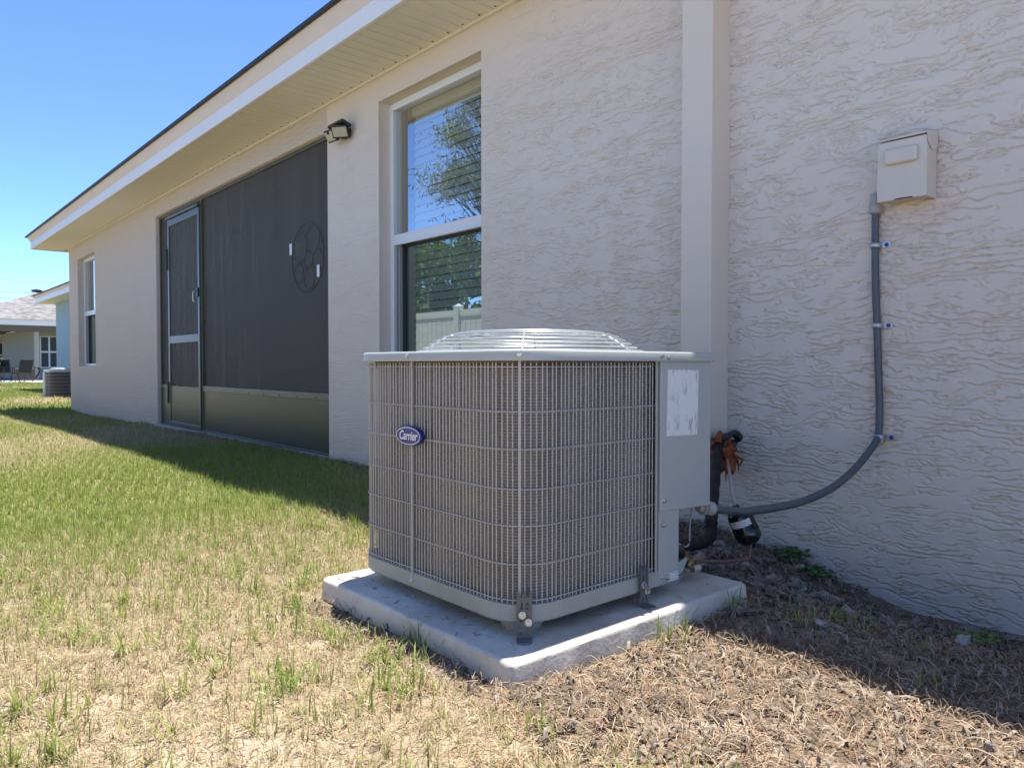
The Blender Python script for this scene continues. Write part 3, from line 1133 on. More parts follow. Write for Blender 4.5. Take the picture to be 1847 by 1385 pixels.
f.box(xd0 + 0.055, xd1 - 0.055, dyb + 0.014, dyb + 0.015, 1.11, 2.44)
f.build('screen_cloth', 'screen', door)
f = MB()
f.box(xd0 - 0.004, xd1 + 0.004, dyb - 0.02, dyb, 2.525, 2.555)
f.build('door_closer_strip', 'bronze', door, bevel=0.003)
for zh in (0.42, 2.05):
    f = MB()
    f.tube([(xd0 - 0.008, dyb - 0.006, zh - 0.13), (xd0 - 0.008, dyb - 0.006, zh + 0.13)], 0.012, 8)
    f.build('hinge', 'black', door)
f = MB()
f.box(xd1 - 0.052, xd1 - 0.004, dyb - 0.018, dyb, 1.52, 1.62)
f.build('latch_plate', 'black', door, bevel=0.004)
f = MB()
hx = xd1 - 0.03
f.tube(catmull([(hx, dyb - 0.01, 1.585), (hx, dyb - 0.05, 1.575), (hx - 0.003, dyb - 0.058, 1.53), (hx - 0.003, dyb - 0.05, 1.47), (hx, dyb - 0.015, 1.45)], 6), 0.009, 8)
f.build('handle', 'zinc_grey', door, smooth=True)

# round wire wall art seen through the screen
wa = thing('wall_art', 'round dark wire wall art dimly seen through the porch screen', 'wall art', (-6.02, YS + 0.045, 1.68))
cxa, cza, ya = -6.0, 1.68, YS + 0.020


def ring(c, r, y, tr, n=28):
    return [(c[0] + r * math.cos(2 * math.pi * q / n), y, c[1] + r * math.sin(2 * math.pi * q / n)) for q in range(n)]


f = MB()
f.tube(ring((cxa, cza), 0.30, ya, 0.010), 0.0065, 6, closed=True)
f.build('hoop', 'artwire', wa, smooth=True)
for (ox, oz, rr) in ((-0.14, 0.10, 0.13), (0.10, 0.14, 0.12), (0.02, -0.02, 0.075), (-0.16, -0.12, 0.085), (0.04, -0.18, 0.10), (0.19, -0.04, 0.09)):
    f = MB()
    f.tube(ring((cxa + ox, cza + oz), rr, ya, 0.007), 0.0050, 6, closed=True)
    f.build('loop', 'artwire', wa, smooth=True)
for (tx, tz, lb) in ((-6.315, 1.784, 'white paper tag stuck on the porch screen, upper left of the wire wall art'),
                     (-5.79, 1.546, 'white paper tag stuck on the porch screen, beside the pillar')):
    f = MB()
    f.box(tx - 0.022, tx + 0.022, YS + 0.0135, YS + 0.0165, tz - 0.05, tz + 0.05)
    tag(f.build('paper_tag', 'white', origin=(tx, YS, tz)), lb, 'tag')

# ------------------------------------------------------------------ twin flood light
fl = thing('flood_light', 'black twin-head flood light high on the stucco pillar', 'flood light', (-5.16, D, 2.54))
f = MB()
f.box(-5.22, -5.10, D - 0.05, D - 0.001, 2.47, 2.56)
f.build('wall_mount', 'black', fl, bevel=0.006)
f = MB()
f.obox((-5.16, D - 0.10, 2.575), 0.15, 0.055, 0.016, Matrix.Rotation(R(-20), 3, 'X'))
f.build('top_panel', 'black', fl, bevel=0.006)
for (cxl, yaw_, hw) in ((-5.10, 38, 0.088), (-5.285, 6, 0.080)):
    rot = Matrix.Rotation(R(yaw_), 3, 'Z') @ Matrix.Rotation(R(32), 3, 'X')
    c = Vector((cxl, D - 0.12, 2.505))
    f = MB()
    f.obox(c, hw, 0.018, 0.062, rot)
    hd = f.build('lamp_head', 'black', fl, bevel=0.007)
    f = MB()
    f.obox(c + rot @ Vector((0, -0.020, 0)), hw - 0.014, 0.003, 0.047, rot)
    f.build('lens', 'lens', hd, bevel=0.002)
    f = MB()
    f.tube([c + rot @ Vector((0, 0.015, 0)), (cxl * 0.5 - 5.16 * 0.5, D - 0.04, 2.52)], 0.018, 8)
    f.build('swivel_arm', 'black', hd)
f = MB()
f.lathe([(0.019, 0), (0.019, 0.014), (0.012, 0.022), (0.0, 0.024)], (-5.285, D - 0.150, 2.53), (-0.4, -0.8, -0.45), 12)
f.build('motion_sensor', 'black', fl, smooth=True)

fl.scale = (0.76, 0.76, 0.76)

# ------------------------------------------------------------------ boxed pipe cover on the wall
pc = MB()
pc.box(-1.987, -1.832, 2.72, D + 0.01, 0.42, ZS)
tag(pc.build('pipe_cover', 'trim', origin=(-1.91, 2.79, 0.42), bevel=0.004), 'smooth taupe boxed pipe cover running up the stucco behind the condenser', 'pipe cover')

# ------------------------------------------------------------------ concrete pad
PX0, PX1, PY0, PY1, PZ = -2.158, -1.244, 1.092, 2.047, 0.09
bm = bmesh.new()
base = fillet([(PX0, PY0), (PX1, PY0), (PX1, PY1), (PX0, PY1)], 0.02, 5)
rings = []
for (off, z) in ((0.012, -0.08), (0.010, 0.0), (0.004, 0.078), (0.003, 0.0835), (-0.001, 0.088), (-0.006, 0.0898), (-0.010, PZ), (-0.02, PZ), (-0.08, PZ)):
    cx_, cy_ = (PX0 + PX1) / 2, (PY0 + PY1) / 2
    hx, hy = (PX1 - PX0) / 2, (PY1 - PY0) / 2
    rings.append([bm.verts.new((cx_ + (p[0] - cx_) * (hx + off) / hx, cy_ + (p[1] - cy_) * (hy + off) / hy, z)) for p in base])
for q in range(len(rings) - 1):
    n = len(base)
    for e in range(n):
        bm.faces.new((rings[q][e], rings[q][(e + 1) % n], rings[q + 1][(e + 1) % n], rings[q + 1][e]))
bm.faces.new(rings[-1])
bm.faces.new(list(reversed(rings[0])))
bmesh.ops.subdivide_edges(bm, edges=[e for e in bm.edges if e.calc_length() > 0.2], cuts=40, use_grid_fill=False)
for v in bm.verts:
    v.co += Vector((random.gauss(0, 1), random.gauss(0, 1), random.gauss(0, 0.6))) * 0.00045
me = bpy.data.meshes.new('concrete_pad')
bm.to_mesh(me)
bm.free()
me.transform(Matrix.Translation((1.7, -1.57, 0)))
pad = finish('concrete_pad', me, 'pad', smooth='auto', loc=(-1.7, 1.57, 0))
tag(pad, 'square pale concrete pad under the large grey condenser', 'concrete pad')

# ------------------------------------------------------------------ air conditioner
AX0, AX1, AY0, AY1 = -2.108, -1.32, 1.175, 1.955
ZB, ZBT, ZL0, ZL1 = 0.127, 0.172, 0.772, 0.797
CR = 0.125
ac = thing('air_conditioner', 'large grey air conditioner condenser with wire grille on a concrete pad', 'air conditioner', (-1.70, 1.565, PZ))


def rr(x0, x1, y0, y1, r, n=10):
    return fillet([(x0, y0), (x1, y0), (x1, y1), (x0, y1)], r, n)


def ac_outline(o, r=CR):
    """Outline grown by o; the three coil corners are round, the service corner nearly square."""
    return fillet([(AX0 - o, AY0 - o), (AX1 + o, AY0 - o), (AX1 + o, AY1 + o), (AX0 - o, AY1 + o)], [r + o, r + o, 0.012, r + o], 10)


def shell(levels, cap_bottom=False, cap_top=False, outline=ac_outline):
    """Stack of outlines [(offset, z)] joined into a wall."""
    f = MB()
    Rg = [outline(o) for o, z in levels]
    n = len(Rg[0])
    vs = []
    for g, (o, z) in zip(Rg, levels):
        vs += [(p[0], p[1], z) for p in g]
    fs = []
    for q in range(len(levels) - 1):
        for e in range(n):
            fs.append((q * n + e, q * n + (e + 1) % n, (q + 1) * n + (e + 1) % n, (q + 1) * n + e))
    if cap_bottom:
        fs.append(tuple(reversed(range(n))))
    if cap_top:
        fs.append(tuple(range((len(levels) - 1) * n, len(levels) * n)))
    f.add(vs, fs)
    return f


def base_outline(o):
    return fillet([(AX0 - o, AY0 - o), (AX1 + o, AY0 - o), (AX1 + o, 1.812 + o), (AX1 - 0.13, 1.812 + o), (AX1 - 0.13, AY1 + o), (AX0 - o, AY1 + o)],
                  [CR + o, CR + o, 0.012, 0.012, 0.012, CR + o], 10)


bp = shell([(-0.03, ZB - 0.004), (-0.004, ZB - 0.001), (0.0, ZB + 0.004), (0.0, ZBT - 0.001), (-0.003, ZBT), (-0.03, ZBT - 0.002)], True, True, base_outline)
bpo = bp.build('base_pan', 'acbase', ac, smooth='auto')
# moulded feet under the pan
for (fx, fy) in ((AX1 - 0.10, AY0 + 0.10), (AX0 + 0.10, AY0 + 0.10), (AX1 - 0.10, AY1 - 0.10), (AX0 + 0.10, AY1 - 0.10)):
    f = MB()
    f.lathe([(0.05, PZ), (0.055, PZ + 0.012), (0.075, ZB)], (fx, fy, 0), (0, 0, 1), 20)
    f.build('foot', 'acbase', ac, smooth='auto')

# coil: finned wall along three and a half sides
YP = 1.703                                   # where the service panel begins
ci = 0.026
coil_path = fillet([(AX1 - ci, YP + 0.01), (AX1 - ci, AY0 + ci), (AX0 + ci, AY0 + ci), (AX0 + ci, AY1 - ci), (AX1 - 0.2, AY1 - ci)],
                   CR - ci, 10, closed=False)
cp = resample(coil_path, 0.02)
pitch = 0.0078
nz = int((ZL0 - ZBT) / pitch)
vs, fs = [], []
zs_ = []
for q in range(nz):
    z0 = ZBT + 0.002 + q * pitch
    zs_ += [(z0, 0.0), (z0 + 0.0016, 0.0028), (z0 + 0.0058, 0.0028), (z0 + 0.0075, 0.0)]
for (p, t) in cp:
    nrm = Vector((-t.y, t.x))
    nrm = nrm if (p + nrm * 0.01 - Vector((-1.705, 1.565))).length > (p - Vector((-1.705, 1.565))).length else -nrm
    for (z, o) in zs_:
        q = p + nrm * (o - 0.0045)
        vs.append((q.x, q.y, z))
nzv = len(zs_)
for a_ in range(len(cp) - 1):
    for b_ in range(nzv - 1):
        fs.append((a_ * nzv + b_, (a_ + 1) * nzv + b_, (a_ + 1) * nzv + b_ + 1, a_ * nzv + b_ + 1))
coil = MB().add(vs, fs).build('coil', 'coil', ac)
# inner dark liner so that no light leaks through the open service corner
lin_ = MB()
ip = [Vector((p[0], p[1])) for p in coil_path]
vs = [(p.x + (-1.705 - p.x) * 0.06, p.y + (1.565 - p.y) * 0.06, z) for p in ip for z in (ZBT, ZL0)]
fs = [(2 * q, 2 * q + 2, 2 * q + 3, 2 * q + 1) for q in range(len(ip) - 1)]
lin_.add(vs, fs).build('light_block_liner', 'dark', ac)
# brown band of bare tube-sheet just under the lid
tb = MB()
vs, fs = [], []
for (p, t) in cp:
    d_ = (p - Vector((-1.705, 1.565))).normalized()
    q = p + d_ * 0.003
    vs += [(q.x, q.y, ZL0 - 0.022), (q.x, q.y, ZL0 + 0.004)]
fs = [(2 * q, 2 * q + 2, 2 * q + 3, 2 * q + 1) for q in range(len(cp) - 1)]
tb.add(vs, fs).build('top_sheet', 'brown_board', ac)

# grille: vertical wires, horizontal hoops, thicker posts
gi = 0.006
gp = fillet([(AX1 - gi, YP - 0.012), (AX1 - gi, AY0 + gi), (AX0 + gi, AY0 + gi), (AX0 + gi, AY1 - gi), (AX1 - 0.25, AY1 - gi)], CR - gi, 12, closed=False)
ZG0, ZG1 = 0.150, 0.766
gr = MB().tube([(q[0], q[1], 0.755) for q in [(p.x, p.y) for p, t in resample(gp, 0.012)]], 0.0019, 6).build('wire_grille', 'wire', ac, smooth=True)
wv = MB()
wv.tube([(0, 0, ZBT - 0.010), (0, 0, ZG1)], 0.0019, 6)
wvm = wv.mesh('upright_wire')
wvm.materials.append(M['wire'])
for (p, t) in resample(gp, 0.0146):
    o = share('upright_wire', wvm, gr, (p.x + random.gauss(0, 0.0005), p.y + random.gauss(0, 0.0005), 0), rot=(random.gauss(0, 0.0012), random.gauss(0, 0.0012), 0))
for z in (0.645, 0.553, 0.455, 0.365, 0.270, 0.182):
    f = MB()
    f.tube([(p.x, p.y, z) for p, t in resample(fillet([(AX1 - gi + 0.0034, YP - 0.012), (AX1 - gi + 0.0034, AY0 + gi - 0.0034), (AX0 + gi - 0.0034, AY0 + gi - 0.0034),
                                                       (AX0 + gi - 0.0034, AY1 - gi), (AX1 - 0.25, AY1 - gi + 0.0034)], CR - gi, 12, closed=False), 0.012)], 0.0018, 6)
    f.build('hoop_wire', 'wire', gr, smooth=True)


def outpt(target, o=0.0):
    """Nearest point of the AC outline grown by o to a target, with its outward normal."""
    g = [Vector(p) for p in ac_outline(o)]
    best = None
    for k in range(len(g)):
        a, b = g[k], g[(k + 1) % len(g)]
        ab = b - a
        t = max(0, min(1, (Vector(target) - a).dot(ab) / max(ab.length_squared, 1e-12)))
        q = a + ab * t
        dd = (q - Vector(target)).length
        if best is None or dd < best[0]:
            nn = Vector((ab.y, -ab.x)).normalized() if ab.length > 1e-9 else Vector((1, 0))
            best = (dd, q, nn)
    return best[1], best[2]


posts = [(-1.772, AY0), (AX1 - CR * 0.293 + 0.01, AY0 + CR * 0.293 - 0.01), (AX1, YP - 0.006)]
for pt in posts:
    q, nn = outpt(pt, 0.0005)
    f = MB()
    rot = Matrix.Rotation(math.atan2(nn.y, nn.x), 3, 'Z')
    f.obox((q.x, q.y, (ZBT + ZL0) / 2 - 0.004), 0.0025, 0.0034, (ZL0 - ZBT) / 2 + 0.012, rot)
    f.build('grille_post', 'wire', gr, bevel=0.001)


def screw(pt, z, parent, r=0.0065, matn='steel', o=0.0):
    q, nn = outpt(pt, o)
    f = MB()
    f.lathe([(r * 1.25, 0), (r * 1.25, 0.0015), (r, 0.0022), (r, 0.0058), (r * 0.6, 0.007), (0.0, 0.0072)], (q.x, q.y, z), (nn.x, nn.y, 0), 10)
    f.build('screw', matn, parent, smooth='auto')


# lid: rolled rim, top sheet with a round fan opening
lev = [(0.012, ZL0 - 0.002), (0.014, ZL0), (0.014, ZL1 - 0.006), (0.012, ZL1 - 0.002), (0.007, ZL1)]
outl = [ac_outline(o) for o, z in lev]
n = len(outl[0])
vs, fs = [], []
for g, (o, z) in zip(outl, lev):
    vs += [(p[0], p[1], z) for p in g]
for q in range(len(lev) - 1):
    for e in range(n):
        fs.append((q * n + e, q * n + (e + 1) % n, (q + 1) * n + (e + 1) % n, (q + 1) * n + e))
FC = (-1.705, 1.565)
FR = 0.345
b0 = len(vs)
for rad, z in ((FR + 0.012, ZL1 + 0.002), (FR - 0.012, ZL1 + 0.002), (FR - 0.02, ZL1 - 0.004), (FR - 0.02, ZL1 - 0.10)):
    for p in outl[-1]:
        an = math.atan2(p[1] - FC[1], p[0] - FC[0])
        vs.append((FC[0] + rad * math.cos(an), FC[1] + rad * math.sin(an), z))
top = (len(lev) - 1) * n
for e in range(n):
    fs.append((top + e, top + (e + 1) % n, b0 + (e + 1) % n, b0 + e))
    for q in range(3):
        fs.append((b0 + q * n + e, b0 + q * n + (e + 1) % n, b0 + (q + 1) * n + (e + 1) % n, b0 + (q + 1) * n + e))
lid = MB().add(vs, fs).build('lid', 'acgrey', ac, smooth='auto')
for pt in (posts[0], posts[1], (AX1, YP - 0.002), (AX1, YP + 0.030)):
    screw(pt, ZL0 + 0.014 - (0.004 if pt[1] > YP else 0), lid, 0.0058, o=0.0145)
for pt in (posts[0], posts[1]):
    screw(pt, ZB + 0.022, bpo, 0.0055, o=0.0)

# fan guard
fg = MB()
dome = [(0.343, 0.801), (0.327, 0.811), (0.310, 0.822), (0.292, 0.833), (0.273, 0.843), (0.252, 0.850), (0.228, 0.855), (0.203, 0.858),
        (0.176, 0.860), (0.148, 0.8615), (0.120, 0.8625), (0.092, 0.863), (0.064, 0.863), (0.036, 0.863)]
guard = MB().tube([(FC[0] + 0.345 * math.cos(2 * math.pi * k / 72), FC[1] + 0.345 * math.sin(2 * math.pi * k / 72), 0.7995) for k in range(72)], 0.003, 6,
                  closed=True).build('fan_guard', 'chrome_wire', ac, smooth=True)
for (r_, z_) in dome[1:]:
    f = MB()
    f.tube([(FC[0] + r_ * math.cos(2 * math.pi * k / 64), FC[1] + r_ * math.sin(2 * math.pi * k / 64), z_) for k in range(64)], 0.0021, 6, closed=True)
    f.build('guard_ring', 'chrome_wire', guard, smooth=True)
for q in range(6):
    an = R(-46 + 60 * q)
    f = MB()
    f.tube([(FC[0] + r_ * math.cos(an), FC[1] + r_ * math.sin(an), z_ - 0.003) for (r_, z_) in dome] + [(FC[0], FC[1], 0.86)], 0.0026, 6)
    f.build('guard_spoke', 'chrome_wire', guard, smooth=True)
# fan below the guard
fan = MB()
fan.lathe([(0.08, 0.62), (0.085, 0.64), (0.085, 0.76), (0.07, 0.80), (0.02, 0.812)], (FC[0], FC[1], 0), (0, 0, 1), 24)
fan = fan.build('fan_motor', 'dark', ac, smooth='auto')
for q in range(3):
    an = R(25 + 120 * q)
    f = MB()
    vs, fs = [], []
    for a_ in range(7):
        r_ = 0.075 + a_ * 0.038
        for b_ in range(5):
            th = an + (b_ - 2) * 0.20 * (1 - 0.05 * a_)
            vs.append((FC[0] + r_ * math.cos(th), FC[1] + r_ * math.sin(th), 0.70 + (b_ - 2) * 0.022))
    fs = [(a_ * 5 + b_, a_ * 5 + b_ + 1, a_ * 5 + b_ + 6, a_ * 5 + b_ + 5) for a_ in range(6) for b_ in range(4)]
    f.add(vs, fs)
    f.build('fan_blade', 'acgrey', fan, smooth=True)

# service panel (upper, proud) and lower corner post
f = MB()
px = AX1 + 0.002
f.prism([(YP + 0.008, 0.342), (AY1, 0.331), (AY1, ZL0 + 0.002), (YP + 0.008, ZL0 + 0.002)], px - 0.05, px + 0.004, axis='x')
f.box(AX1 - 0.25, AX1 - 0.048, AY1 - 0.02, AY1, 0.331, ZL0)
f.box(AX1 - 0.25, AX1 - 0.048, YP + 0.008, YP + 0.02, 0.331, ZL0)
f.box(AX1 - 0.25, AX1 - 0.048, YP + 0.02, AY1 - 0.02, 0.331, 0.337)
svc = f.build('service_panel', 'acgrey', ac, bevel=0.003)
f = MB()
f.box(px - 0.05, px - 0.001, YP + 0.008, 1.805, ZBT - 0.03, 0.345)
f.box(AX1 - 0.24, px - 0.051, YP + 0.008, YP + 0.018, ZBT, 0.34)
f.box(AX1 - 0.24, AX1 - 0.23, YP + 0.018, AY1, ZBT, 0.331)
low = f.build('corner_post', 'acgrey', ac, bevel=0.003)
f = MB()
f.box(AX1 - 0.022, AX1 - 0.006, YP - 0.006, YP + 0.009, ZBT - 0.01, ZL0)
f.build('black_gap_strip', 'black', ac)
for z in (0.372, 0.302):
    screw((AX1, YP + 0.022), z, svc if z > 0.34 else low, 0.005, o=0.005)
screw((AX1, YP + 0.020), 0.152, low, 0.005, o=0.002)
screw((AX1, YP + 0.045), 0.147, low, 0.005, o=0.002)
# labels
f = MB()
top = []
nn_ = 26
for q in range(nn_ + 1):
    yy = 1.742 + (1.890 - 1.742) * q / nn_
    top.append((yy, 0.750 - 0.004 * q / nn_ + random.uniform(-0.006, 0.0)))
f.prism([(1.736, 0.556), (1.884, 0.552)] + list(reversed(top)), px + 0.0036, px + 0.0048, axis='x')
f.build('paper_label', 'sticker', svc)
svc.children[-1]['label'] = 'peeling white paper label with grey mildew streaks'
f = MB()
f.box(px - 0.002, px + 0.0012, 1.752, 1.800, 0.134, 0.157)
f.build('small_label', 'print', low)
# bent lip of the pan by the valves
f = MB()
f.prism([(1.80, 0.120), (1.86, 0.135), (1.885, 0.168), (1.88, 0.178), (1.80, 0.158)], AX1 - 0.03, AX1 - 0.026, axis='x')
f.build('pan_lip', 'acgrey', ac, bevel=0.001)

# badge
bx, bz, by = -1.775, 0.560, AY0 - 0.006
f = MB()
N_ = 40
ell = lambda a, b: [(bx + a * math.cos(2 * math.pi * k / N_), bz + b * math.sin(2 * math.pi * k / N_)) for k in range(N_)]
f.prism(ell(0.066, 0.0285), by - 0.006, by + 0.008, axis='y')
bdg = f.build('badge', 'badge', ac, bevel=0.0025, seg=3)
f = MB()
o_, i_ = ell(0.0605, 0.0248), ell(0.0580, 0.0226)
vs = [(p[0], by - 0.0068, p[1]) for p in o_] + [(p[0], by - 0.0068, p[1]) for p in i_]
f.add(vs, [(k, (k + 1) % N_, N_ + (k + 1) % N_, N_ + k) for k in range(N_)])
f.build('badge_border', 'badge_white', bdg)
cu = bpy.data.curves.new('lettering', 'FONT')
cu.body = 'Carrier'
cu.size = 0.030
cu.shear = 0.28
cu.align_x = 'CENTER'
cu.align_y = 'CENTER'
cu.offset = 0.0005
cu.extrude = 0.0004
tmp = bpy.data.objects.new('tmp_text', cu)
COL.objects.link(tmp)
bpy.context.view_layer.update()
tme = bpy.data.meshes.new_from_object(tmp.evaluated_get(bpy.context.evaluated_depsgraph_get()))
bpy.data.objects.remove(tmp)
tme.transform(Matrix.Translation(Vector((bx, by - 0.0070, bz)) - ROOT[ac.name]) @ Matrix.Rotation(R(90), 4, 'X') @ Matrix.Diagonal((1.0, 1.18, 1, 1)))
tme.name = 'lettering'
tme.materials.clear()
finish('lettering', tme, 'badge_white', bdg)


# tie-down straps
def strap(pt, zlow, ztop, parent, wdt=0.019, o=0.006, tilt=0.0):
    q, nn = outpt(pt, o)
    rot = Matrix.Rotation(math.atan2(nn.y, nn.x), 3, 'Z')
    def L(a, b, z):
        return Vector((q.x, q.y, 0)) + rot @ Vector((a, b, 0)) + Vector((0, 0, z))
    st = 0.0015
    f = MB()
    # two rails with slots between, drawn as ladder
    nseg = 5
    zz0, zz1 = zlow, ztop
    f.add([L(0, -wdt, zz0), L(0, -wdt + 0.0075, zz0), L(0, -wdt + 0.0075, zz1), L(0, -wdt, zz1),
           L(2 * st, -wdt, zz0), L(2 * st, -wdt + 0.0075, zz0), L(2 * st, -wdt + 0.0075, zz1), L(2 * st, -wdt, zz1)],
          [(0, 3, 2, 1), (4, 5, 6, 7), (0, 1, 5, 4), (1, 2, 6, 5), (2, 3, 7, 6), (3, 0, 4, 7)])
    f.add([L(0, -0.004, zz0), L(0, 0.004, zz0), L(0, 0.004, zz1), L(0, -0.004, zz1),
           L(2 * st, -0.004, zz0), L(2 * st, 0.004, zz0), L(2 * st, 0.004, zz1), L(2 * st, -0.004, zz1)],
          [(0, 3, 2, 1), (4, 5, 6, 7), (0, 1, 5, 4), (1, 2, 6, 5), (2, 3, 7, 6), (3, 0, 4, 7)])
    f.add([L(0, wdt - 0.0075, zz0), L(0, wdt, zz0), L(0, wdt, zz1), L(0, wdt - 0.0075, zz1),
           L(2 * st, wdt - 0.0075, zz0), L(2 * st, wdt, zz0), L(2 * st, wdt, zz1), L(2 * st, wdt - 0.0075, zz1)],
          [(0, 3, 2, 1), (4, 5, 6, 7), (0, 1, 5, 4), (1, 2, 6, 5), (2, 3, 7, 6), (3, 0, 4, 7)])
    k = 0
    z = zz0
    while z < zz1:
        hgt = 0.014
        z1_ = min(z + hgt, zz1)
        f.add([L(0.0003, -wdt + 0.006, z), L(0.0003, wdt - 0.006, z), L(0.0003, wdt - 0.006, z1_), L(0.0003, -wdt + 0.006, z1_),
               L(2 * st - 0.0003, -wdt + 0.006, z), L(2 * st - 0.0003, wdt - 0.006, z), L(2 * st - 0.0003, wdt - 0.006, z1_), L(2 * st - 0.0003, -wdt + 0.006, z1_)],
              [(0, 3, 2, 1), (4, 5, 6, 7), (0, 1, 5, 4), (1, 2, 6, 5), (2, 3, 7, 6), (3, 0, 4, 7)])
        z += hgt + 0.016
    s_ = f.build('tie_down_strap', 'bracket', parent)
    # foot on the pad
    f = MB()
    poly = [L(0, -wdt, 0), L(0, wdt, 0)]
    arc = [L(0.018 + 0.021 * math.sin(t_), wdt * math.cos(t_) * 1.05, 0) for t_ in np.linspace(0, math.pi, 10)]
    poly = [poly[0]] + list(reversed([poly[1]] + arc))
    f.prism([(p.x, p.y) for p in poly], zlow - 0.0005, zlow + 0.004, axis='z')
    f.build('strap_foot', 'strapfoot', s_, bevel=0.001)
    for (bb, zz_) in ((-0.005, ZB + 0.024), (0.010, ZB + 0.006)):
        f = MB()
        c = L(2 * st, bb, zz_)
        f.lathe([(0.0095, 0), (0.0095, 0.002), (0.0072, 0.0025), (0.0072, 0.008), (0.0, 0.0085)], c, (nn.x, nn.y, 0), 10)
        f.build('bolt', 'steel', s_, smooth='auto')
    return s_


strap((AX1 - CR * 0.293 + 0.012, AY0 + CR * 0.293 + 0.004), PZ + 0.001, 0.205, ac, o=0.012)
strap((AX1, 1.632), PZ + 0.001, 0.205, ac, wdt=0.017, o=0.010)
strap((AX0, AY0 + 0.20), PZ + 0.001, 0.19, ac, o=0.012)

# service valves in the open corner
f = MB()
f.box(-1.47, -1.44, 1.80, 1.95, ZBT, 0.30)
f.build('valve_plate', 'dark', ac)
f = MB()
f.tube([(-1.42, 1.875, 0.190), (-1.40, 1.92, 0.188)], 0.030, 12)
f.build('suction_valve_cap', 'black', ac, smooth='auto')
f = MB()
f.tube([(-1.385, 1.86, 0.150), (-1.385, 1.985, 0.143)], 0.011, 10)
f.lathe([(0.0145, 0.0), (0.0145, 0.026)], (-1.385, 1.965, 0.142), (0, 1, -0.05), 6)
f.lathe([(0.0125, 0.0), (0.0125, 0.035)], (-1.385, 1.925, 0.148), (0.1, 0, 1), 6)
f.lathe([(0.013, 0.0), (0.013, 0.028), (0.008, 0.034)], (-1.382, 1.925, 0.148), (1, -0.3, -0.1), 10)
f.build('service_valve', 'brass', ac, smooth='auto')
f = MB()
f.lathe([(0.011, 0.0), (0.011, 0.03)], (-1.37, 1.945, 0.124), (0.1, 1, 0), 8)
f.build('valve_cap', 'steel', ac, smooth='auto')

# ------------------------------------------------------------------ pipes, drier, foam, wires
f = MB()
path = catmull([(-1.43, 1.88, 0.192), (-1.418, 1.95, 0.188), (-1.43, 2.06, 0.178), (-1.455, 2.15, 0.172), (-1.485, 2.21, 0.180), (-1.505, 2.245, 0.215),
                (-1.56, 2.335, 0.262), (-1.66, 2.50, 0.335), (-1.76, 2.67, 0.405), (-1.80, 2.735, 0.44)], 7)
f.tube(path, [0.0225 + 0.0016 * math.sin(k * 1.9) for k in range(len(path))], 14)
ip_ = tag(f.build('insulated_pipe', 'insul', smooth=True, origin=(-1.49, 2.23, 0.16)), 'black taped insulated pipe bending up behind the condenser corner', 'pipe')
f = MB()
f.tube(catmull([(-1.385, 1.985, 0.142), (-1.372, 2.10, 0.120), (-1.372, 2.20, 0.108), (-1.376, 2.27, 0.100), (-1.384, 2.296, 0.112), (-1.392, 2.316, 0.142)], 7), 0.0058, 9)
tag(f.build('copper_pipe', 'copper', smooth=True, origin=(-1.37, 2.2, 0.1)), 'thin reddish copper pipe curving from the brass valve to the black drier', 'pipe')
fd = thing('filter_drier', 'glossy black filter drier can with pale label beside the wall', 'filter drier', (-1.411, 2.315, 0.13))
ax_ = (Vector((-1.432, 2.290, 0.262)) - Vector((-1.394, 2.326, 0.140)))
c0 = Vector((-1.394, 2.326, 0.140))
Lc = ax_.length
axn = ax_.normalized()
f = MB()
f.lathe([(0.008, -0.012), (0.011, 0.0), (0.030, 0.006), (0.043, 0.020), (0.0455, 0.030), (0.0455, 0.058), (0.0435, 0.0605), (0.0435, Lc - 0.028), (0.036, Lc - 0.012),
         (0.012, Lc - 0.004), (0.010, Lc + 0.012)], c0, axn, 28)
f.build('can', 'drier', fd, smooth=True)
# curved label facing the camera
side = (Vector((0, 0, 0.2)) - c0).normalized()
side = (side - axn * side.dot(axn)).normalized()
oth = axn.cross(side)
vs, fs = [], []
for k in range(13):
    th = R(-62 + 104 * k / 12)
    d_ = side * math.cos(th) + oth * math.sin(th)
    for hh in (0.074, 0.098):
        vs.append(c0 + d_ * 0.0441 + axn * hh)
fs = [(2 * k, 2 * k + 2, 2 * k + 3, 2 * k + 1) for k in range(12)]
f = MB()
f.add(vs, fs)
f.build('label_band', 'print', fd, smooth=True)
f = MB()
f.tube([(-1.434, 2.288, 0.268), (-1.52, 2.40, 0.292), (-1.66, 2.60, 0.335), (-1.735, 2.70, 0.37)], 0.0058, 8)
tag(f.build('pale_tube', 'whitepipe', smooth=True, origin=(-1.55, 2.45, 0.3)), 'thin pale tube slanting from the orange foam down to the black drier', 'tube')
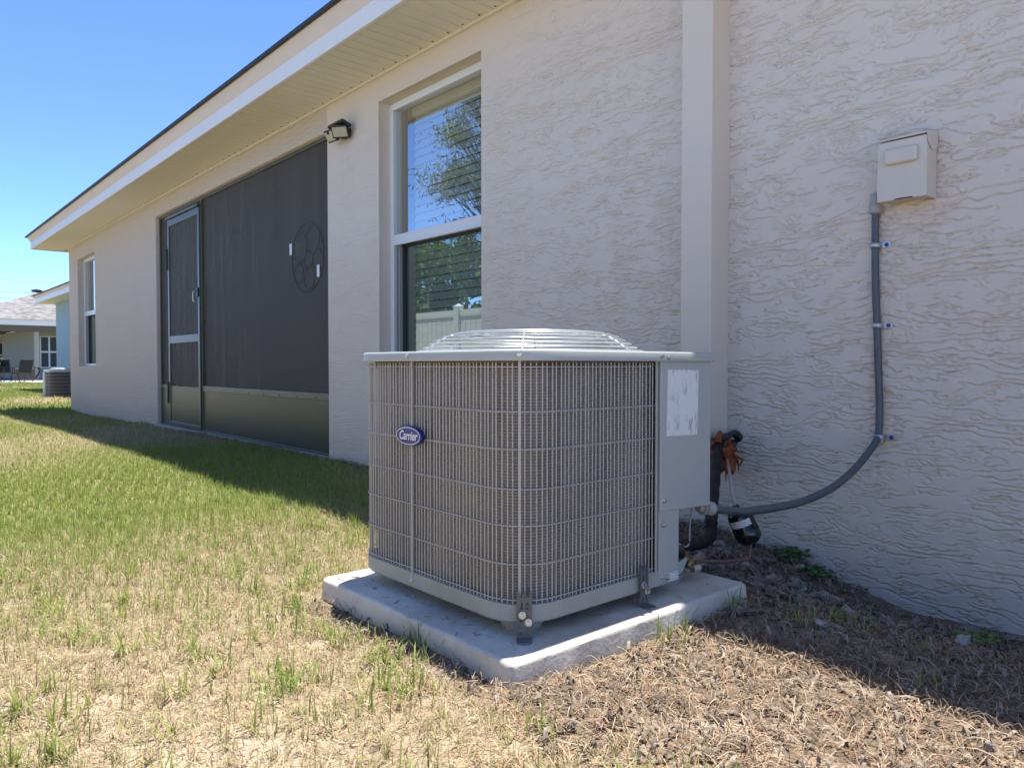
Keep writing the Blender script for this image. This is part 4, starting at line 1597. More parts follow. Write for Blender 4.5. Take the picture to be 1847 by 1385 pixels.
# foam blob
bm = bmesh.new()
bmesh.ops.create_icosphere(bm, subdivisions=4, radius=1.0)
rng = np.random.default_rng(3)
ph = rng.uniform(0, 6.28, (6, 3))
fq = rng.uniform(2.0, 7.0, (6, 3))
for v in bm.verts:
    d_ = v.co.normalized()
    n_ = sum(math.sin(fq[k][0] * d_.x + ph[k][0]) * math.sin(fq[k][1] * d_.y + ph[k][1]) * math.sin(fq[k][2] * d_.z + ph[k][2]) for k in range(6))
    v.co = Vector((d_.x * 0.046, d_.y * 0.060, d_.z * 0.066)) * (1 + 0.42 * n_)
me = bpy.data.meshes.new('foam_patch')
bm.to_mesh(me)
bm.free()
fo = thing('foam_patch', 'rough orange expanding foam plugging the hole under the pipe cover', 'foam', (-1.79, 2.735, 0.385))
finish('foam_body', me, 'foam', fo, smooth=True)
f = MB()
for k in range(16):
    a0 = Vector((random.uniform(-0.05, 0.05), random.uniform(-0.02, 0.06), random.uniform(-0.07, 0.03)))
    f.tube(catmull([fo.location + a0, fo.location + a0 + Vector((random.uniform(-0.02, 0.03), random.uniform(0, 0.03), random.uniform(-0.05, 0.02))),
                    fo.location + a0 + Vector((random.uniform(-0.02, 0.04), random.uniform(0.0, 0.04), random.uniform(-0.07, 0.0)))], 3), [0.006, 0.006, 0.005, 0.005, 0.004, 0.003, 0.002], 6)
f.build('foam_strand', 'foam', fo, smooth=True)
bm = bmesh.new()
pts_ = [(-1.83, 2.70, 0.43), (-1.78, 2.715, 0.445), (-1.75, 2.76, 0.47), (-1.735, 2.79, 0.462), (-1.76, 2.79, 0.43), (-1.79, 2.74, 0.42)]
f = MB()
f.tube(catmull(pts_, 4), [0.010 + 0.008 * abs(math.sin(k * 2.3)) for k in range((len(pts_) - 1) * 4 + 1)], 7)
f.build('tape_scrap', 'black', fo)
bm.free()
# control wires looping out under the service panel
f = MB()
f.tube(catmull([(-1.40, 1.835, 0.335), (-1.395, 1.84, 0.27), (-1.39, 1.862, 0.228), (-1.385, 1.905, 0.205), (-1.39, 1.945, 0.192), (-1.41, 1.985, 0.205),
                (-1.42, 2.00, 0.25), (-1.41, 1.995, 0.31), (-1.40, 1.95, 0.336)], 7), 0.0028, 7)
tag(f.build('control_wire', 'cable', smooth=True, origin=(-1.4, 1.9, 0.2)), 'thin pale control wire looping below the service panel', 'wire')

# conduit
cd = thing('electrical_conduit', 'grey flexible conduit sweeping from the condenser up to the wall box', 'conduit', (-1.21, 2.8, 0.5))
path = catmull([(-1.352, 1.975, 0.3155), (-1.334, 2.043, 0.303), (-1.304, 2.138, 0.290), (-1.270, 2.267, 0.291), (-1.240, 2.393, 0.302), (-1.210, 2.523, 0.333),
                (-1.190, 2.642, 0.384), (-1.180, 2.748, 0.445), (-1.176, 2.814, 0.498), (-1.179, 2.832, 0.60), (-1.186, 2.833, 0.75), (-1.192, 2.833, 0.904),
                (-1.199, 2.833, 1.05), (-1.202, 2.833, 1.199), (-1.202, 2.832, 1.33)], 12)
# fine hoops of the corrugated sheath
P = path
f = MB()
pts2, rad2 = [], []
acc = 0.0
for k in range(len(P) - 1):
    seg_ = P[k + 1] - P[k]
    n_ = max(1, int(seg_.length / 0.0028))
    for q in range(n_):
        pts2.append(P[k] + seg_ * (q / n_))
        rad2.append(0.0129 + (0.0005 if len(pts2) % 2 else -0.0004))
f.tube(pts2, rad2, 12)
f.build('sheath', 'conduit', cd, smooth='auto')
f = MB()
ad = (Vector((-1.334, 2.043, 0.303)) - Vector((-1.352, 1.975, 0.3155))).normalized()
f.lathe([(0.014, -0.030), (0.014, 0.0), (0.021, 0.001), (0.022, 0.028), (0.016, 0.034)], Vector((-1.352, 1.975, 0.3155)) + ad * 0.008, ad, 18)
f.lathe([(0.024, 0.0), (0.024, 0.006)], Vector((-1.352, 1.975, 0.3155)) - ad * 0.006, ad, 8)
f.build('condenser_connector', 'fitting', cd, smooth='auto')
f = MB()
f.lathe([(0.016, 0.0), (0.0225, 0.005), (0.0225, 0.032), (0.019, 0.034), (0.019, 0.075)], (-1.202, 2.832, 1.315), (0, 0, 1), 18)
f.build('box_connector', 'fitting', cd, smooth='auto')


def conduit_strap(x, y, z, label):
    st = thing('conduit_strap', label, 'pipe strap', (x, D, z), group='steel straps holding the conduit to the wall')
    f = MB()
    prof = []
    for k in range(15):
        th = R(-100 + 200 * k / 14)
        prof.append((x - 0.0 + 0.0165 * math.sin(th), y - 0.0165 * math.cos(th)))
    vs, fs = [], []
    for (ax1, ay1) in prof:
        vs += [(ax1, ay1, z - 0.009), (ax1, ay1, z + 0.009)]
    fs = [(2 * k, 2 * k + 2, 2 * k + 3, 2 * k + 1) for k in range(len(prof) - 1)]
    f.add(vs, fs)
    o = f.build('saddle', 'zinc_grey', st, smooth=True)
    so = o.modifiers.new('thick', 'SOLIDIFY')
    so.thickness = 0.002
    so.offset = 1
    f = MB()
    tab = fillet([(x + 0.012, z - 0.009), (x + 0.052, z - 0.011), (x + 0.052, z + 0.011), (x + 0.012, z + 0.009)], [0, 0.008, 0.008, 0], 4)
    f.prism(tab, D - 0.0095, D - 0.0060, axis='y')
    tb_ = f.build('tab', 'zinc_grey', st, bevel=0.0008)
    f = MB()
    f.lathe([(0.0075, 0), (0.0075, 0.004), (0.004, 0.006)], (x + 0.038, D - 0.0094, z), (0, -1, 0), 8)
    f.build('anchor_screw', 'badge', st, smooth='auto')
    return st


conduit_strap(-1.202, 2.833, 1.199, 'steel strap on the conduit, uppermost of three, below the wall box')
conduit_strap(-1.192, 2.833, 0.904, 'steel strap on the conduit, middle one of three')
conduit_strap(-1.176, 2.820, 0.495, 'steel strap on the conduit, lowest of three, where it leaves the wall')

# disconnect box
db = thing('disconnect_box', 'taupe painted electrical disconnect box with raised panel on the stucco', 'electrical box', (-1.09, D, 1.34))
yf = 2.755
f = MB()
f.box(-1.160, -1.006, yf + 0.012, D - 0.001, 1.345, 1.552)
f.build('back_box', 'boxgrey', db, bevel=0.002)
f = MB()
f.box(-1.165, -1.001, yf, yf + 0.011, 1.339, 1.546)
f.box(-1.165, -1.162, yf + 0.011, yf + 0.05, 1.339, 1.546)
f.box(-1.004, -1.001, yf + 0.011, D - 0.004, 1.339, 1.546)
cov = f.build('cover', 'boxgrey', db, bevel=0.002)
f = MB()
f.box(-1.138, -1.028, yf - 0.018, yf + 0.002, 1.462, 1.517)
f.build('raised_panel', 'boxgrey', cov, bevel=0.012, seg=4)
f = MB()
f.prism([(yf - 0.004, 1.550), (D - 0.001, 1.572), (D - 0.001, 1.578), (yf - 0.006, 1.556)], -1.168, -0.998, axis='x')
f.prism([(yf - 0.004, 1.552), (yf - 0.004, 1.530), (yf + 0.03, 1.505), (yf + 0.05, 1.500), (D - 0.002, 1.52), (D - 0.002, 1.572)], -0.9995, -0.9975, axis='x')
f.build('hood', 'boxgrey', db, bevel=0.001)
f = MB()
f.box(-1.105, -1.045, yf - 0.001, yf + 0.002, 1.3395, 1.3435)
f.build('latch_slot', 'dark', cov)

# ------------------------------------------------------------------ small things on the bed
CH = []
for q in range(5):
    bm = bmesh.new()
    bmesh.ops.create_cube(bm, size=1.0)
    bmesh.ops.bisect_plane(bm, geom=bm.verts[:] + bm.edges[:] + bm.faces[:], plane_co=(0.1, 0, 0), plane_no=(1, 0.2, 0))
    rq = random.Random(q)
    for v in bm.verts:
        v.co = Vector((v.co.x * 0.058 + rq.uniform(-0.011, 0.011), v.co.y * 0.026 + rq.uniform(-0.007, 0.007), v.co.z * 0.010 + rq.uniform(-0.004, 0.004)))
    me = bpy.data.meshes.new('bark_chip')
    bm.to_mesh(me)
    bm.free()
    me.materials.append(M['chip_grey'] if q in (1,) else M['chip'])
    CH.append(me)
for q in range(240):
    while True:
        if q < 150:
            x_, y_ = random.gauss(-1.45, 0.22), random.gauss(2.32, 0.15)
        else:
            x_, y_ = random.uniform(-1.9, -0.7), random.uniform(1.9, 2.8)
        if y_ > 2.07 and y_ < 2.82 and -2.2 < x_ < -0.5:
            break
        if x_ > -1.2 and 1.3 < y_ < 2.82:
            break
    z_ = float(ground_z(x_, y_)) + random.uniform(0.002, 0.018)
    s_ = random.uniform(0.5, 1.15)
    share('bark_chip', CH[q % 5], ground, (x_, y_, z_), rot=(random.uniform(-0.5, 0.5), random.uniform(-0.45, 0.45), random.uniform(0, 6.28)), scale=(s_, s_, s_))

f = MB()
f.tube([(-1.113, 2.04, 0.012), (-1.085, 2.005, 0.006), (-1.05, 1.955, -0.012)], [0.005, 0.0045, 0.003], 6)
tag(f.build('twig', 'twig', origin=(-1.08, 2.0, 0)), 'short black twig lying on the pine straw right of the pad', 'twig')


def weed(loc, n, spread, leaf, matn, label, upright=0.5):
    z0 = float(ground_z(loc[0], loc[1]))
    t = thing('weed', label, 'weed', (loc[0], loc[1], z0))
    st, lf = MB(), MB()
    for k in range(n):
        an = random.uniform(0, 6.28)
        d_ = random.uniform(0.15, 1) * spread
        tip = Vector((loc[0] + math.cos(an) * d_, loc[1] + math.sin(an) * d_, z0 + random.uniform(0.4, 1.0) * spread * upright + 0.01))
        tip.y = min(tip.y, D - 0.015)
        st.tube([(loc[0] + random.uniform(-.01, .01), loc[1], z0), tip], 0.0009, 4)
        for e in range(3):
            c = tip + Vector((random.uniform(-1, 1), random.uniform(-1, 1), random.uniform(-0.4, 0.6))) * leaf
            c.y = min(c.y, D - 0.012)
            rot = Matrix.Rotation(random.uniform(0, 6.28), 3, 'Z') @ Matrix.Rotation(random.uniform(-0.9, 0.9), 3, 'X')
            vs = [c + rot @ Vector((leaf * a, leaf * b, leaf * cc)) for a, b, cc in ((-1, 0, 0), (-0.3, 0.55, 0.1), (0.5, 0.5, 0.08), (1, 0, 0), (0.5, -0.5, 0.08), (-0.3, -0.55, 0.1))]
            lf.add(vs, [(0, 1, 2, 3), (0, 3, 4, 5)])
    st.build('stem', matn, t)
    lf.build('leaves', matn, t)


weed((-1.50, 2.80, 0), 46, 0.085, 0.010, 'weed', 'dark green weed patch against the stucco wall near the drier')
weed((-1.37, 2.76, 0), 30, 0.060, 0.010, 'weed', 'small green weed growing right of the darker patch by the wall')
weed((-0.76, 2.50, 0), 60, 0.070, 0.007, 'weed_bright', 'bright lime green weed clump at the right by the wall', 0.3)

# ------------------------------------------------------------------ grass, straw and litter


def blades(x, y, length, width, lean, yaw, curl, col0, col1, zoff=0.0):
    """Arrays of blades: a tapered two-step strip each."""
    n = len(x)
    z = ground_z(x, y) + zoff
    dx, dy = np.cos(yaw), np.sin(yaw)
    px, py = -dy, dx
    b = np.stack([x, y, z - 0.004], -1)
    hm = np.stack([dx * np.sin(lean) * length * 0.55, dy * np.sin(lean) * length * 0.55, np.cos(lean) * length * 0.55], -1)
    l2 = lean + curl
    ht = hm + np.stack([dx * np.sin(l2) * length * 0.45, dy * np.sin(l2) * length * 0.45, np.cos(l2) * length * 0.45], -1)
    w = np.stack([px * width / 2, py * width / 2, np.zeros(n)], -1)
    V = np.stack([b - w, b + w, b + hm - w * 0.8, b + hm + w * 0.8, b + ht], 1).reshape(-1, 3)
    V[:, 1] = np.where(V[:, 0] > X_END, np.minimum(V[:, 1], D - 0.012), V[:, 1])
    V[:, 2] = np.maximum(V[:, 2], ground_z(V[:, 0], V[:, 1]) - 0.004)
    k = np.arange(n)[:, None] * 5
    F = np.concatenate([k + np.array([[0, 1, 3]]), k + np.array([[0, 3, 2]]), k + np.array([[2, 3, 4]])], 1).ravel()
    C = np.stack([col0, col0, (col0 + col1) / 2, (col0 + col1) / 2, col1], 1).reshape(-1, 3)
    return V, F, C


def scatter(x0, x1, y0, y1, dens):
    n = int((x1 - x0) * (y1 - y0) * dens)
    return RNG.uniform(x0, x1, n), RNG.uniform(y0, y1, n)


def off_pad(x, y, mrg=0.0):
    return ~((x > PX0 - mrg) & (x < PX1 + mrg) & (y > PY0 - mrg) & (y < PY1 + mrg))


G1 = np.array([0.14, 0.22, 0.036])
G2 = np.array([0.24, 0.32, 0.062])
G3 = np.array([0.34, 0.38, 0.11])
DR1 = np.array([0.46, 0.39, 0.215])
DR2 = np.array([0.60, 0.535, 0.34])
DR3 = np.array([0.33, 0.24, 0.135])


def lerp(a, b, t):
    return a * (1 - t[:, None]) + b * t[:, None]


VV, FF, CC = [], [], []
off = 0
for (x0, x1, y0, y1, dens, L0, L1, W0, W1) in ((-4.2, 0.3, -0.6, 2.83, 17000, 0.022, 0.072, 0.0014, 0.0028),
                                               (-8.5, -4.2, -0.6, 2.83, 7500, 0.025, 0.065, 0.0022, 0.0040),
                                               (-17.5, -8.5, 0.0, 2.83, 3800, 0.03, 0.065, 0.004, 0.007),
                                               (-30.0, -15.4, -2.0, 4.8, 620, 0.06, 0.11, 0.012, 0.022),
                                               (-46.0, -30.0, -1.0, 8.0, 160, 0.08, 0.14, 0.03, 0.05)):
    x, y = scatter(x0, x1, y0, y1, dens)
    wedge = y > 0.119 * np.abs(x) - 1.0
    x, y = x[wedge], y[wedge]
    # clump: pull towards tuft centres
    gsz = 0.055
    cxq = np.floor(x / gsz) * gsz + gsz * (0.5 + 0.4 * np.sin(np.floor(x / gsz) * 12.9 + np.floor(y / gsz) * 78.2))
    cyq = np.floor(y / gsz) * gsz + gsz * (0.5 + 0.4 * np.cos(np.floor(x / gsz) * 39.3 + np.floor(y / gsz) * 11.1))
    pull = np.where(RNG.random(len(x)) < 0.45, 0.72, 0.1)
    x = x + (cxq - x) * pull
    y = y + (cyq - y) * pull
    b_ = bed(x, y)
    g = green_share(x, y)
    # bare gaps near the pad and the front
    bare = ss((x + 3.0) / 1.5) * (1 - ss((y - 1.9) / 0.5))
    ok = off_pad(x, y, 0.015) & (RNG.random(len(x)) > b_ * 0.985) & (RNG.random(len(x)) > 0.25 * bare * (1 - g)) & ~((y > D - 0.05 - 0.06 * np.clip(1 + bilin(GREENF, (x * 3 + 55) / 0.05 % 1190, (y * 3 + 8) / 0.05), 0, 2)) & (x > X_END))
    ok &= ~((x < -38.8) & (y > 3.0))
    x, y, g = x[ok], y[ok], g[ok]
    n = len(x)
    isg = RNG.random(n) < g
    ln = RNG.uniform(L0, L1, n) * np.where(isg, 1.12, 0.92)
    wd = RNG.uniform(W0, W1, n) * np.where(isg, 1.15, 0.85)
    lean = np.where(isg, np.abs(RNG.normal(0.38, 0.34, n)), np.abs(RNG.normal(0.80, 0.45, n)))
    curl = np.where(isg, RNG.normal(0.55, 0.45, n), RNG.normal(0.6, 0.7, n))
    yw = RNG.uniform(0, 2 * np.pi, n)
    t = RNG.random(n)
    t2 = RNG.random(n)
    cg = lerp(G1, G2, t)
    ct = lerp(G2, G3, t2)
    cd_ = np.where((t2 < 0.25)[:, None], lerp(DR3, DR1, t), lerp(DR1, DR2, t))
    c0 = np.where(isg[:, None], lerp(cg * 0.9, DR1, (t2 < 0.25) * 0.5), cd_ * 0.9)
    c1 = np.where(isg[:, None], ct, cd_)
    v_, f_, c_ = blades(x, y, ln, wd, lean, yw, curl, c0, c1)
    VV.append(v_)
    FF.append(f_ + off)
    CC.append(c_)
    off += len(v_)
# larger individual tufts on the sandy foreground
rq = np.random.default_rng(31)
tx = rq.uniform(-4.2, -0.3, 380)
ty = rq.uniform(-0.3, 1.75, 380)
keep = off_pad(tx, ty, 0.04) & (bed(tx, ty) < 0.5)
tx, ty = list(tx[keep]), list(ty[keep])
extra = [(-0.938, 2.104), (-0.98, 2.07), (-0.86, 2.0), (-1.0, 1.95), (-1.215, 1.93), (-1.235, 1.72), (-0.72, 1.98), (-0.62, 1.83), (-1.19, 1.60), (-1.62, 1.065), (-1.95, 1.06),
         (-1.50, 1.0), (-1.40, 0.93), (-1.75, 0.98)]
for (a_, b_) in extra:
    tx.append(a_)
    ty.append(b_)
for q, (a_, b_) in enumerate(zip(tx, ty)):
    n = int(rq.integers(7, 26))
    sp_ = rq.uniform(0.008, 0.032)
    x = a_ + rq.normal(0, sp_, n)
    y = b_ + rq.normal(0, sp_, n)
    t, t2 = rq.random(n), rq.random(n)
    gcol = lerp(G1, G2, t) if rq.random() < 0.7 else lerp(G2, G3, t)
    v_, f_, c_ = blades(x, y, rq.uniform(0.035, 0.095, n), rq.uniform(0.0028, 0.0052, n), np.abs(rq.normal(0.5, 0.32, n)), rq.uniform(0, 6.28, n),
                        rq.normal(0.45, 0.3, n), gcol, lerp(G2, G3, t2))
    VV.append(v_)
    FF.append(f_ + off)
    CC.append(c_)
    off += len(v_)
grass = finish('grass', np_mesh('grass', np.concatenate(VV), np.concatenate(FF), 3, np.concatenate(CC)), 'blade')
grass['kind'] = 'stuff'
grass['label'] = 'patchy green and straw-dry lawn grass'
grass['category'] = 'grass'

# pine straw and dead thatch lying flat
VV, FF, CC = [], [], []
off = 0


def strands(n, fx, Lr, Wr, cols, zr=(0.002, 0.016)):
    global off
    x, y = fx(n)
    n = len(x)
    yaw = RNG.uniform(0, 2 * np.pi, n)
    L_ = RNG.uniform(*Lr, n)
    wd = RNG.uniform(*Wr, n)
    bend = RNG.normal(0, 0.6, n)
    zz = RNG.uniform(*zr, n)
    K = 5
    pts = []
    px_, py_ = x.copy(), y.copy()
    yw = yaw.copy()
    for k in range(K):
        pts.append((px_.copy(), py_.copy(), yw.copy()))
        px_ = px_ + np.cos(yw) * L_ / (K - 1)
        py_ = py_ + np.sin(yw) * L_ / (K - 1)
        yw = yw + bend / (K - 1)
    Vs = []
    arch = RNG.uniform(-0.2, 1.0, n) * 0.018
    for k, (a_, b_, w_) in enumerate(pts):
        z = ground_z(a_, b_) + zz + arch * math.sin(math.pi * k / (K - 1))
        tw = wd * (1 - 0.5 * k / (K - 1)) / 2
        b_ = np.where(a_ > X_END, np.minimum(b_, D - 0.008), b_)
        Vs += [np.stack([a_ - np.sin(w_) * tw, b_ + np.cos(w_) * tw, z], -1), np.stack([a_ + np.sin(w_) * tw, b_ - np.cos(w_) * tw, z + tw * 0.6], -1)]
    V = np.stack(Vs, 1).reshape(-1, 3)
    k = np.arange(n)[:, None] * (2 * K)
    fl_ = []
    for s_ in range(K - 1):
        o_ = 2 * s_
        fl_ += [k + np.array([[o_, o_ + 1, o_ + 3]]), k + np.array([[o_, o_ + 3, o_ + 2]])]
    F = np.concatenate(fl_, 1).ravel()
    t = RNG.random(n)
    ci_ = RNG.integers(0, len(cols), n)
    c = np.array(cols)[ci_] * (0.75 + 0.5 * t[:, None])
    VV.append(V)
    FF.append(F + off)
    CC.append(np.repeat(c, 2 * K, 0))
    off += len(V)


def in_bed(n):
    x, y = RNG.uniform(-2.6, 0.3, n * 3), RNG.uniform(0.85, 2.77, n * 3)
    ok = off_pad(x, y, 0.02) & (RNG.random(n * 3) < bed(x, y))
    return x[ok][:n], y[ok][:n]


def in_front(n):
    x, y = RNG.uniform(-3.4, 0.2, n * 2), RNG.uniform(-0.3, 2.3, n * 2)
    ok = off_pad(x, y, 0.03)
    return x[ok][:n], y[ok][:n]


def by_wall(n):
    x = RNG.uniform(-9, -1.2, n)
    y = D - 0.02 - np.abs(RNG.normal(0, 0.07, n))
    return x, y


BR = [(0.20, 0.13, 0.08), (0.26, 0.18, 0.115), (0.31, 0.23, 0.15), (0.12, 0.085, 0.06), (0.36, 0.28, 0.195), (0.15, 0.105, 0.075)]
strands(13000, in_bed, (0.025, 0.10), (0.0011, 0.0022), BR)
strands(5200, in_bed, (0.012, 0.04), (0.004, 0.011), [(0.14, 0.105, 0.08), (0.21, 0.17, 0.135), (0.26, 0.215, 0.17), (0.09, 0.07, 0.055)])
strands(34000, in_front, (0.015, 0.055), (0.0011, 0.0022), [(0.40, 0.28, 0.17), (0.36, 0.21, 0.125), (0.48, 0.39, 0.27), (0.24, 0.15, 0.085), (0.46, 0.34, 0.24)])
strands(3500, by_wall, (0.02, 0.08), (0.002, 0.006), BR[:4])


def on_pad(n):
    x, y = RNG.uniform(PX0 + 0.02, PX1 - 0.02, n), RNG.uniform(PY0 + 0.02, PY1 - 0.02, n)
    ok = (x > AX0 + 0.02) & (x < AX1 - 0.01) & (y > AY0 + 0.03)
    return x[ok], y[ok]


lit = finish('pine_straw', np_mesh('pine_straw', np.concatenate(VV), np.concatenate(FF), 3, np.concatenate(CC)), 'needle')
lit['kind'] = 'stuff'
lit['label'] = 'brown pine straw and dry thatch scattered round the pad and along the wall'
lit['category'] = 'pine straw'
# a few loose straws on the pad edge under the condenser
f = MB()
for (x_, y_, a_) in ((-1.36, 1.46, 0.6), (-1.345, 1.62, 2.1), (-1.40, 1.38, 1.2), (-1.335, 1.52, 2.7), (-1.60, 1.18, 0.4), (-1.85, 1.17, 2.9), (-1.37, 1.69, 0.2), (-1.42, 1.205, 1.9)):
    f.tube(catmull([(x_, y_, PZ + 0.002), (x_ + 0.02 * math.cos(a_), y_ + 0.02 * math.sin(a_), PZ + 0.008), (x_ + 0.05 * math.cos(a_ + 0.4), y_ + 0.05 * math.sin(a_ + 0.4), PZ + 0.003)], 4), 0.0011, 4)
rl = random.Random(77)
for k in range(150):
    if k < 90:
        x_, y_ = rl.uniform(AX0 + 0.05, AX1 - 0.005), rl.uniform(AY0 + 0.04, AY1 - 0.02)
    else:
        x_, y_ = rl.uniform(PX0 + 0.03, PX1 - 0.03), rl.choice([rl.uniform(PY0 + 0.02, AY0 + 0.02), rl.uniform(PY0 + 0.02, PY1 - 0.05)])
    a_ = rl.uniform(0, 6.28)
    ln_ = rl.uniform(0.006, 0.03)
    f.tube([(x_, y_, PZ + 0.0015), (x_ + ln_ * math.cos(a_), y_ + ln_ * math.sin(a_), PZ + rl.uniform(0.001, 0.006))], rl.uniform(0.0007, 0.002), 4)
ls = f.build('loose_straw', M['chip_grey'], origin=(-1.4, 1.5, PZ))
ls['kind'] = 'stuff'
ls['label'] = 'stray dry straws on the pad beneath the condenser'
ls['category'] = 'straw'

# ------------------------------------------------------------------ the side yard fence and trees opposite (mirrored in the windows)
FY = -2.15
fn = thing('white_fence', 'white vinyl privacy fence across the side yard, mirrored in the window', 'fence', (-12, FY, 0))
pm = MB()
pm.box(-0.065, 0.065, -0.065, 0.065, -0.3, 1.82)
pme_ = pm.mesh('post')
pme_.materials.append(M['vinyl'])
cm = MB()
cm.lathe([(0.095, 1.82), (0.095, 1.84), (0.07, 1.86), (0.0, 1.90)], (0, 0, 0), (0, 0, 1), 4)
cme = cm.mesh('post_cap')
cme.materials.append(M['vinyl'])
rm_ = MB()
rm_.box(0.065, 2.335, -0.025, 0.025, 1.66, 1.78)
rm_.box(0.065, 2.335, -0.025, 0.025, 0.05, 0.18)
rme = rm_.mesh('rail')
rme.materials.append(M['vinyl'])
bdm = MB()
bdm.box(-0.071, 0.071, -0.011, 0.011, 0.18, 1.66)
bme = bdm.mesh('board')
bme.materials.append(M['vinyl'])
for k in range(14):
    x_ = -30 + k * 2.4
    share('post', pme_, fn, (x_, FY, -0.03))
    share('post_cap', cme, fn, (x_, FY, -0.03), rot=(0, 0, R(45)))
    share('rail', rme, fn, (x_, FY, -0.03))
    for q in range(15):
        share('board', bme, fn, (x_ + 0.065 + 0.0755 + q * 0.1513, FY, -0.03))


def tree(x, y, h, r, label, pine=True, n=2600, seed=1, leaf=None, low=0.26, lean=(0, 0), nclump=None, group='trees beyond the white fence'):
    rq = random.Random(seed)
    t = thing('pine_tree' if pine else 'leafy_tree', label, 'tree', (x, y, -0.1), group=group)
    tr = MB()
    tr.tube([(x, y, -0.2), (x + rq.uniform(-.1, .1), y + rq.uniform(-.1, .1), h * 0.4), (x + lean[0] + rq.uniform(-.2, .2), y + lean[1] + rq.uniform(-.2, .2), h * 0.95)], [h * (0.013 if pine else 0.028), h * (0.010 if pine else 0.02), h * 0.004], 9)
    cl = []
    nl = nclump or (60 if pine else 30)
    for k in range(nl):
        zf = rq.uniform(low, 1.0) if pine else rq.uniform(0.25, 1.0)
        an = rq.uniform(0, 6.28)
        rad = r * (1.15 - zf * 0.75 if pine else math.sin(min(1, (1.05 - zf) * 1.6 + 0.25) * 1.57)) * rq.uniform(0.35, 1.0)
        lx, ly = x + lean[0] * zf, y + lean[1] * zf
        c = Vector((lx + math.cos(an) * rad, ly + math.sin(an) * rad, h * zf + rq.uniform(-0.2, 0.2)))
        tr.tube([(lx, ly, h * max(0.2, zf - 0.10)), (c.x, c.y, c.z)], [h * (0.0022 if pine else 0.006), h * 0.001], 5)
        cl.append((c, r * (rq.uniform(0.13, 0.24) if pine else rq.uniform(0.20, 0.36))))
    tr.build('trunk', 'bark', t, smooth=True)
    m_ = n // nl
    P_, C_ = [], []
    g_ = np.random.default_rng(seed)
    for (c, cr) in cl:
        q = g_.normal(0, 1, (m_, 3))
        if pine:
            q = q * cr * np.array([0.75, 0.75, 0.42])
        else:
            q = q / np.linalg.norm(q, axis=1)[:, None] * (g_.random((m_, 1)) ** 0.5) * cr * np.array([1, 1, 0.62])
        P_.append(np.array(c) + q)
    P_ = np.concatenate(P_)
    nn = len(P_)
    a = g_.normal(0, 1, (nn, 3))
    a /= np.linalg.norm(a, axis=1)[:, None]
    b = g_.normal(0, 1, (nn, 3))
    b -= a * (a * b).sum(1)[:, None]
    b /= np.linalg.norm(b, axis=1)[:, None]
    L_ = leaf[0] if leaf else (0.085 if pine else 0.10)
    W_ = leaf[1] if leaf else (0.016 if pine else 0.06)
    V = np.stack([P_ - a * L_, P_ + b * W_, P_ + a * L_, P_ - b * W_], 1).reshape(-1, 3)
    base = np.array([0.15, 0.17, 0.07]) if pine else np.array([0.09, 0.155, 0.045])
    col = np.repeat(base * (0.6 + 0.9 * g_.random((nn, 1))), 4, 0)
    me = np_mesh('crown', V - np.array([x, y, -0.1]), np.arange(nn * 4), 4, col)
    finish('crown', me, 'leaf', t)
    return t


tree(-15.35, -6.6, 10.5, 2.0, 'tall pine with an open crown mirrored in the upper window pane', True, 20000, 3, nclump=110)
tree(-21.3, -7.6, 4.9, 1.2, 'small pine whose tip shows low in the mirrored sky', True, 2600, 4)
tree(-14.0, -10.5, 5.6, 2.4, 'bushy tree behind the tall pine', False, 8500, 5)
tree(-17.6, -6.2, 4.1, 2.2, 'low bushy tree just beyond the fence, left of the tall pine', False, 8500, 6)
tree(-22.5, -7.6, 4.3, 2.4, 'low bushy tree beyond the fence, farthest of the row', False, 8500, 7)
tree(-20.0, -9.6, 4.6, 2.6, 'broad bushy tree at the back of the row beyond the fence', False, 8500, 8)
tree(-12.6, -6.0, 3.9, 2.0, 'low bushy tree beyond the fence nearest the camera', False, 8500, 9)

# ------------------------------------------------------------------ neighbouring houses


def small_window(parent, face, u0, u1, z0, z1, pos, muntin=True):
    """Window part on a wall facing +x ('x') or -y ('y')."""
    def bx_(m_, a0, a1, d0, d1, b0, b1):
        if face == 'x':
            m_.box(pos + d0, pos + d1, a0, a1, b0, b1)
        else:
            m_.box(a0, a1, pos - d1, pos - d0, b0, b1)
    t_ = 0.05
    m_ = MB()
    bx_(m_, u0, u0 + t_, -0.02, 0.05, z0, z1)
    bx_(m_, u1 - t_, u1, -0.02, 0.05, z0, z1)
    bx_(m_, u0 + t_, u1 - t_, -0.02, 0.05, z0, z0 + t_)
    bx_(m_, u0 + t_, u1 - t_, -0.02, 0.05, z1 - t_, z1)
    zm = (z0 + z1) / 2
    bx_(m_, u0 + t_, u1 - t_, -0.02, 0.045, zm - 0.045, zm + 0.045)
    if muntin:
        um = (u0 + u1) / 2
        bx_(m_, um - 0.04, um + 0.04, -0.02, 0.04, z0 + t_, z1 - t_)
    wnd = m_.build('window', 'white', parent)
    m_ = MB()
    bx_(m_, u0 + t_, u1 - t_, -0.015, 0.015, z0 + t_, z1 - t_)
    m_.build('pane', 'darkglass', wnd)
    return wnd


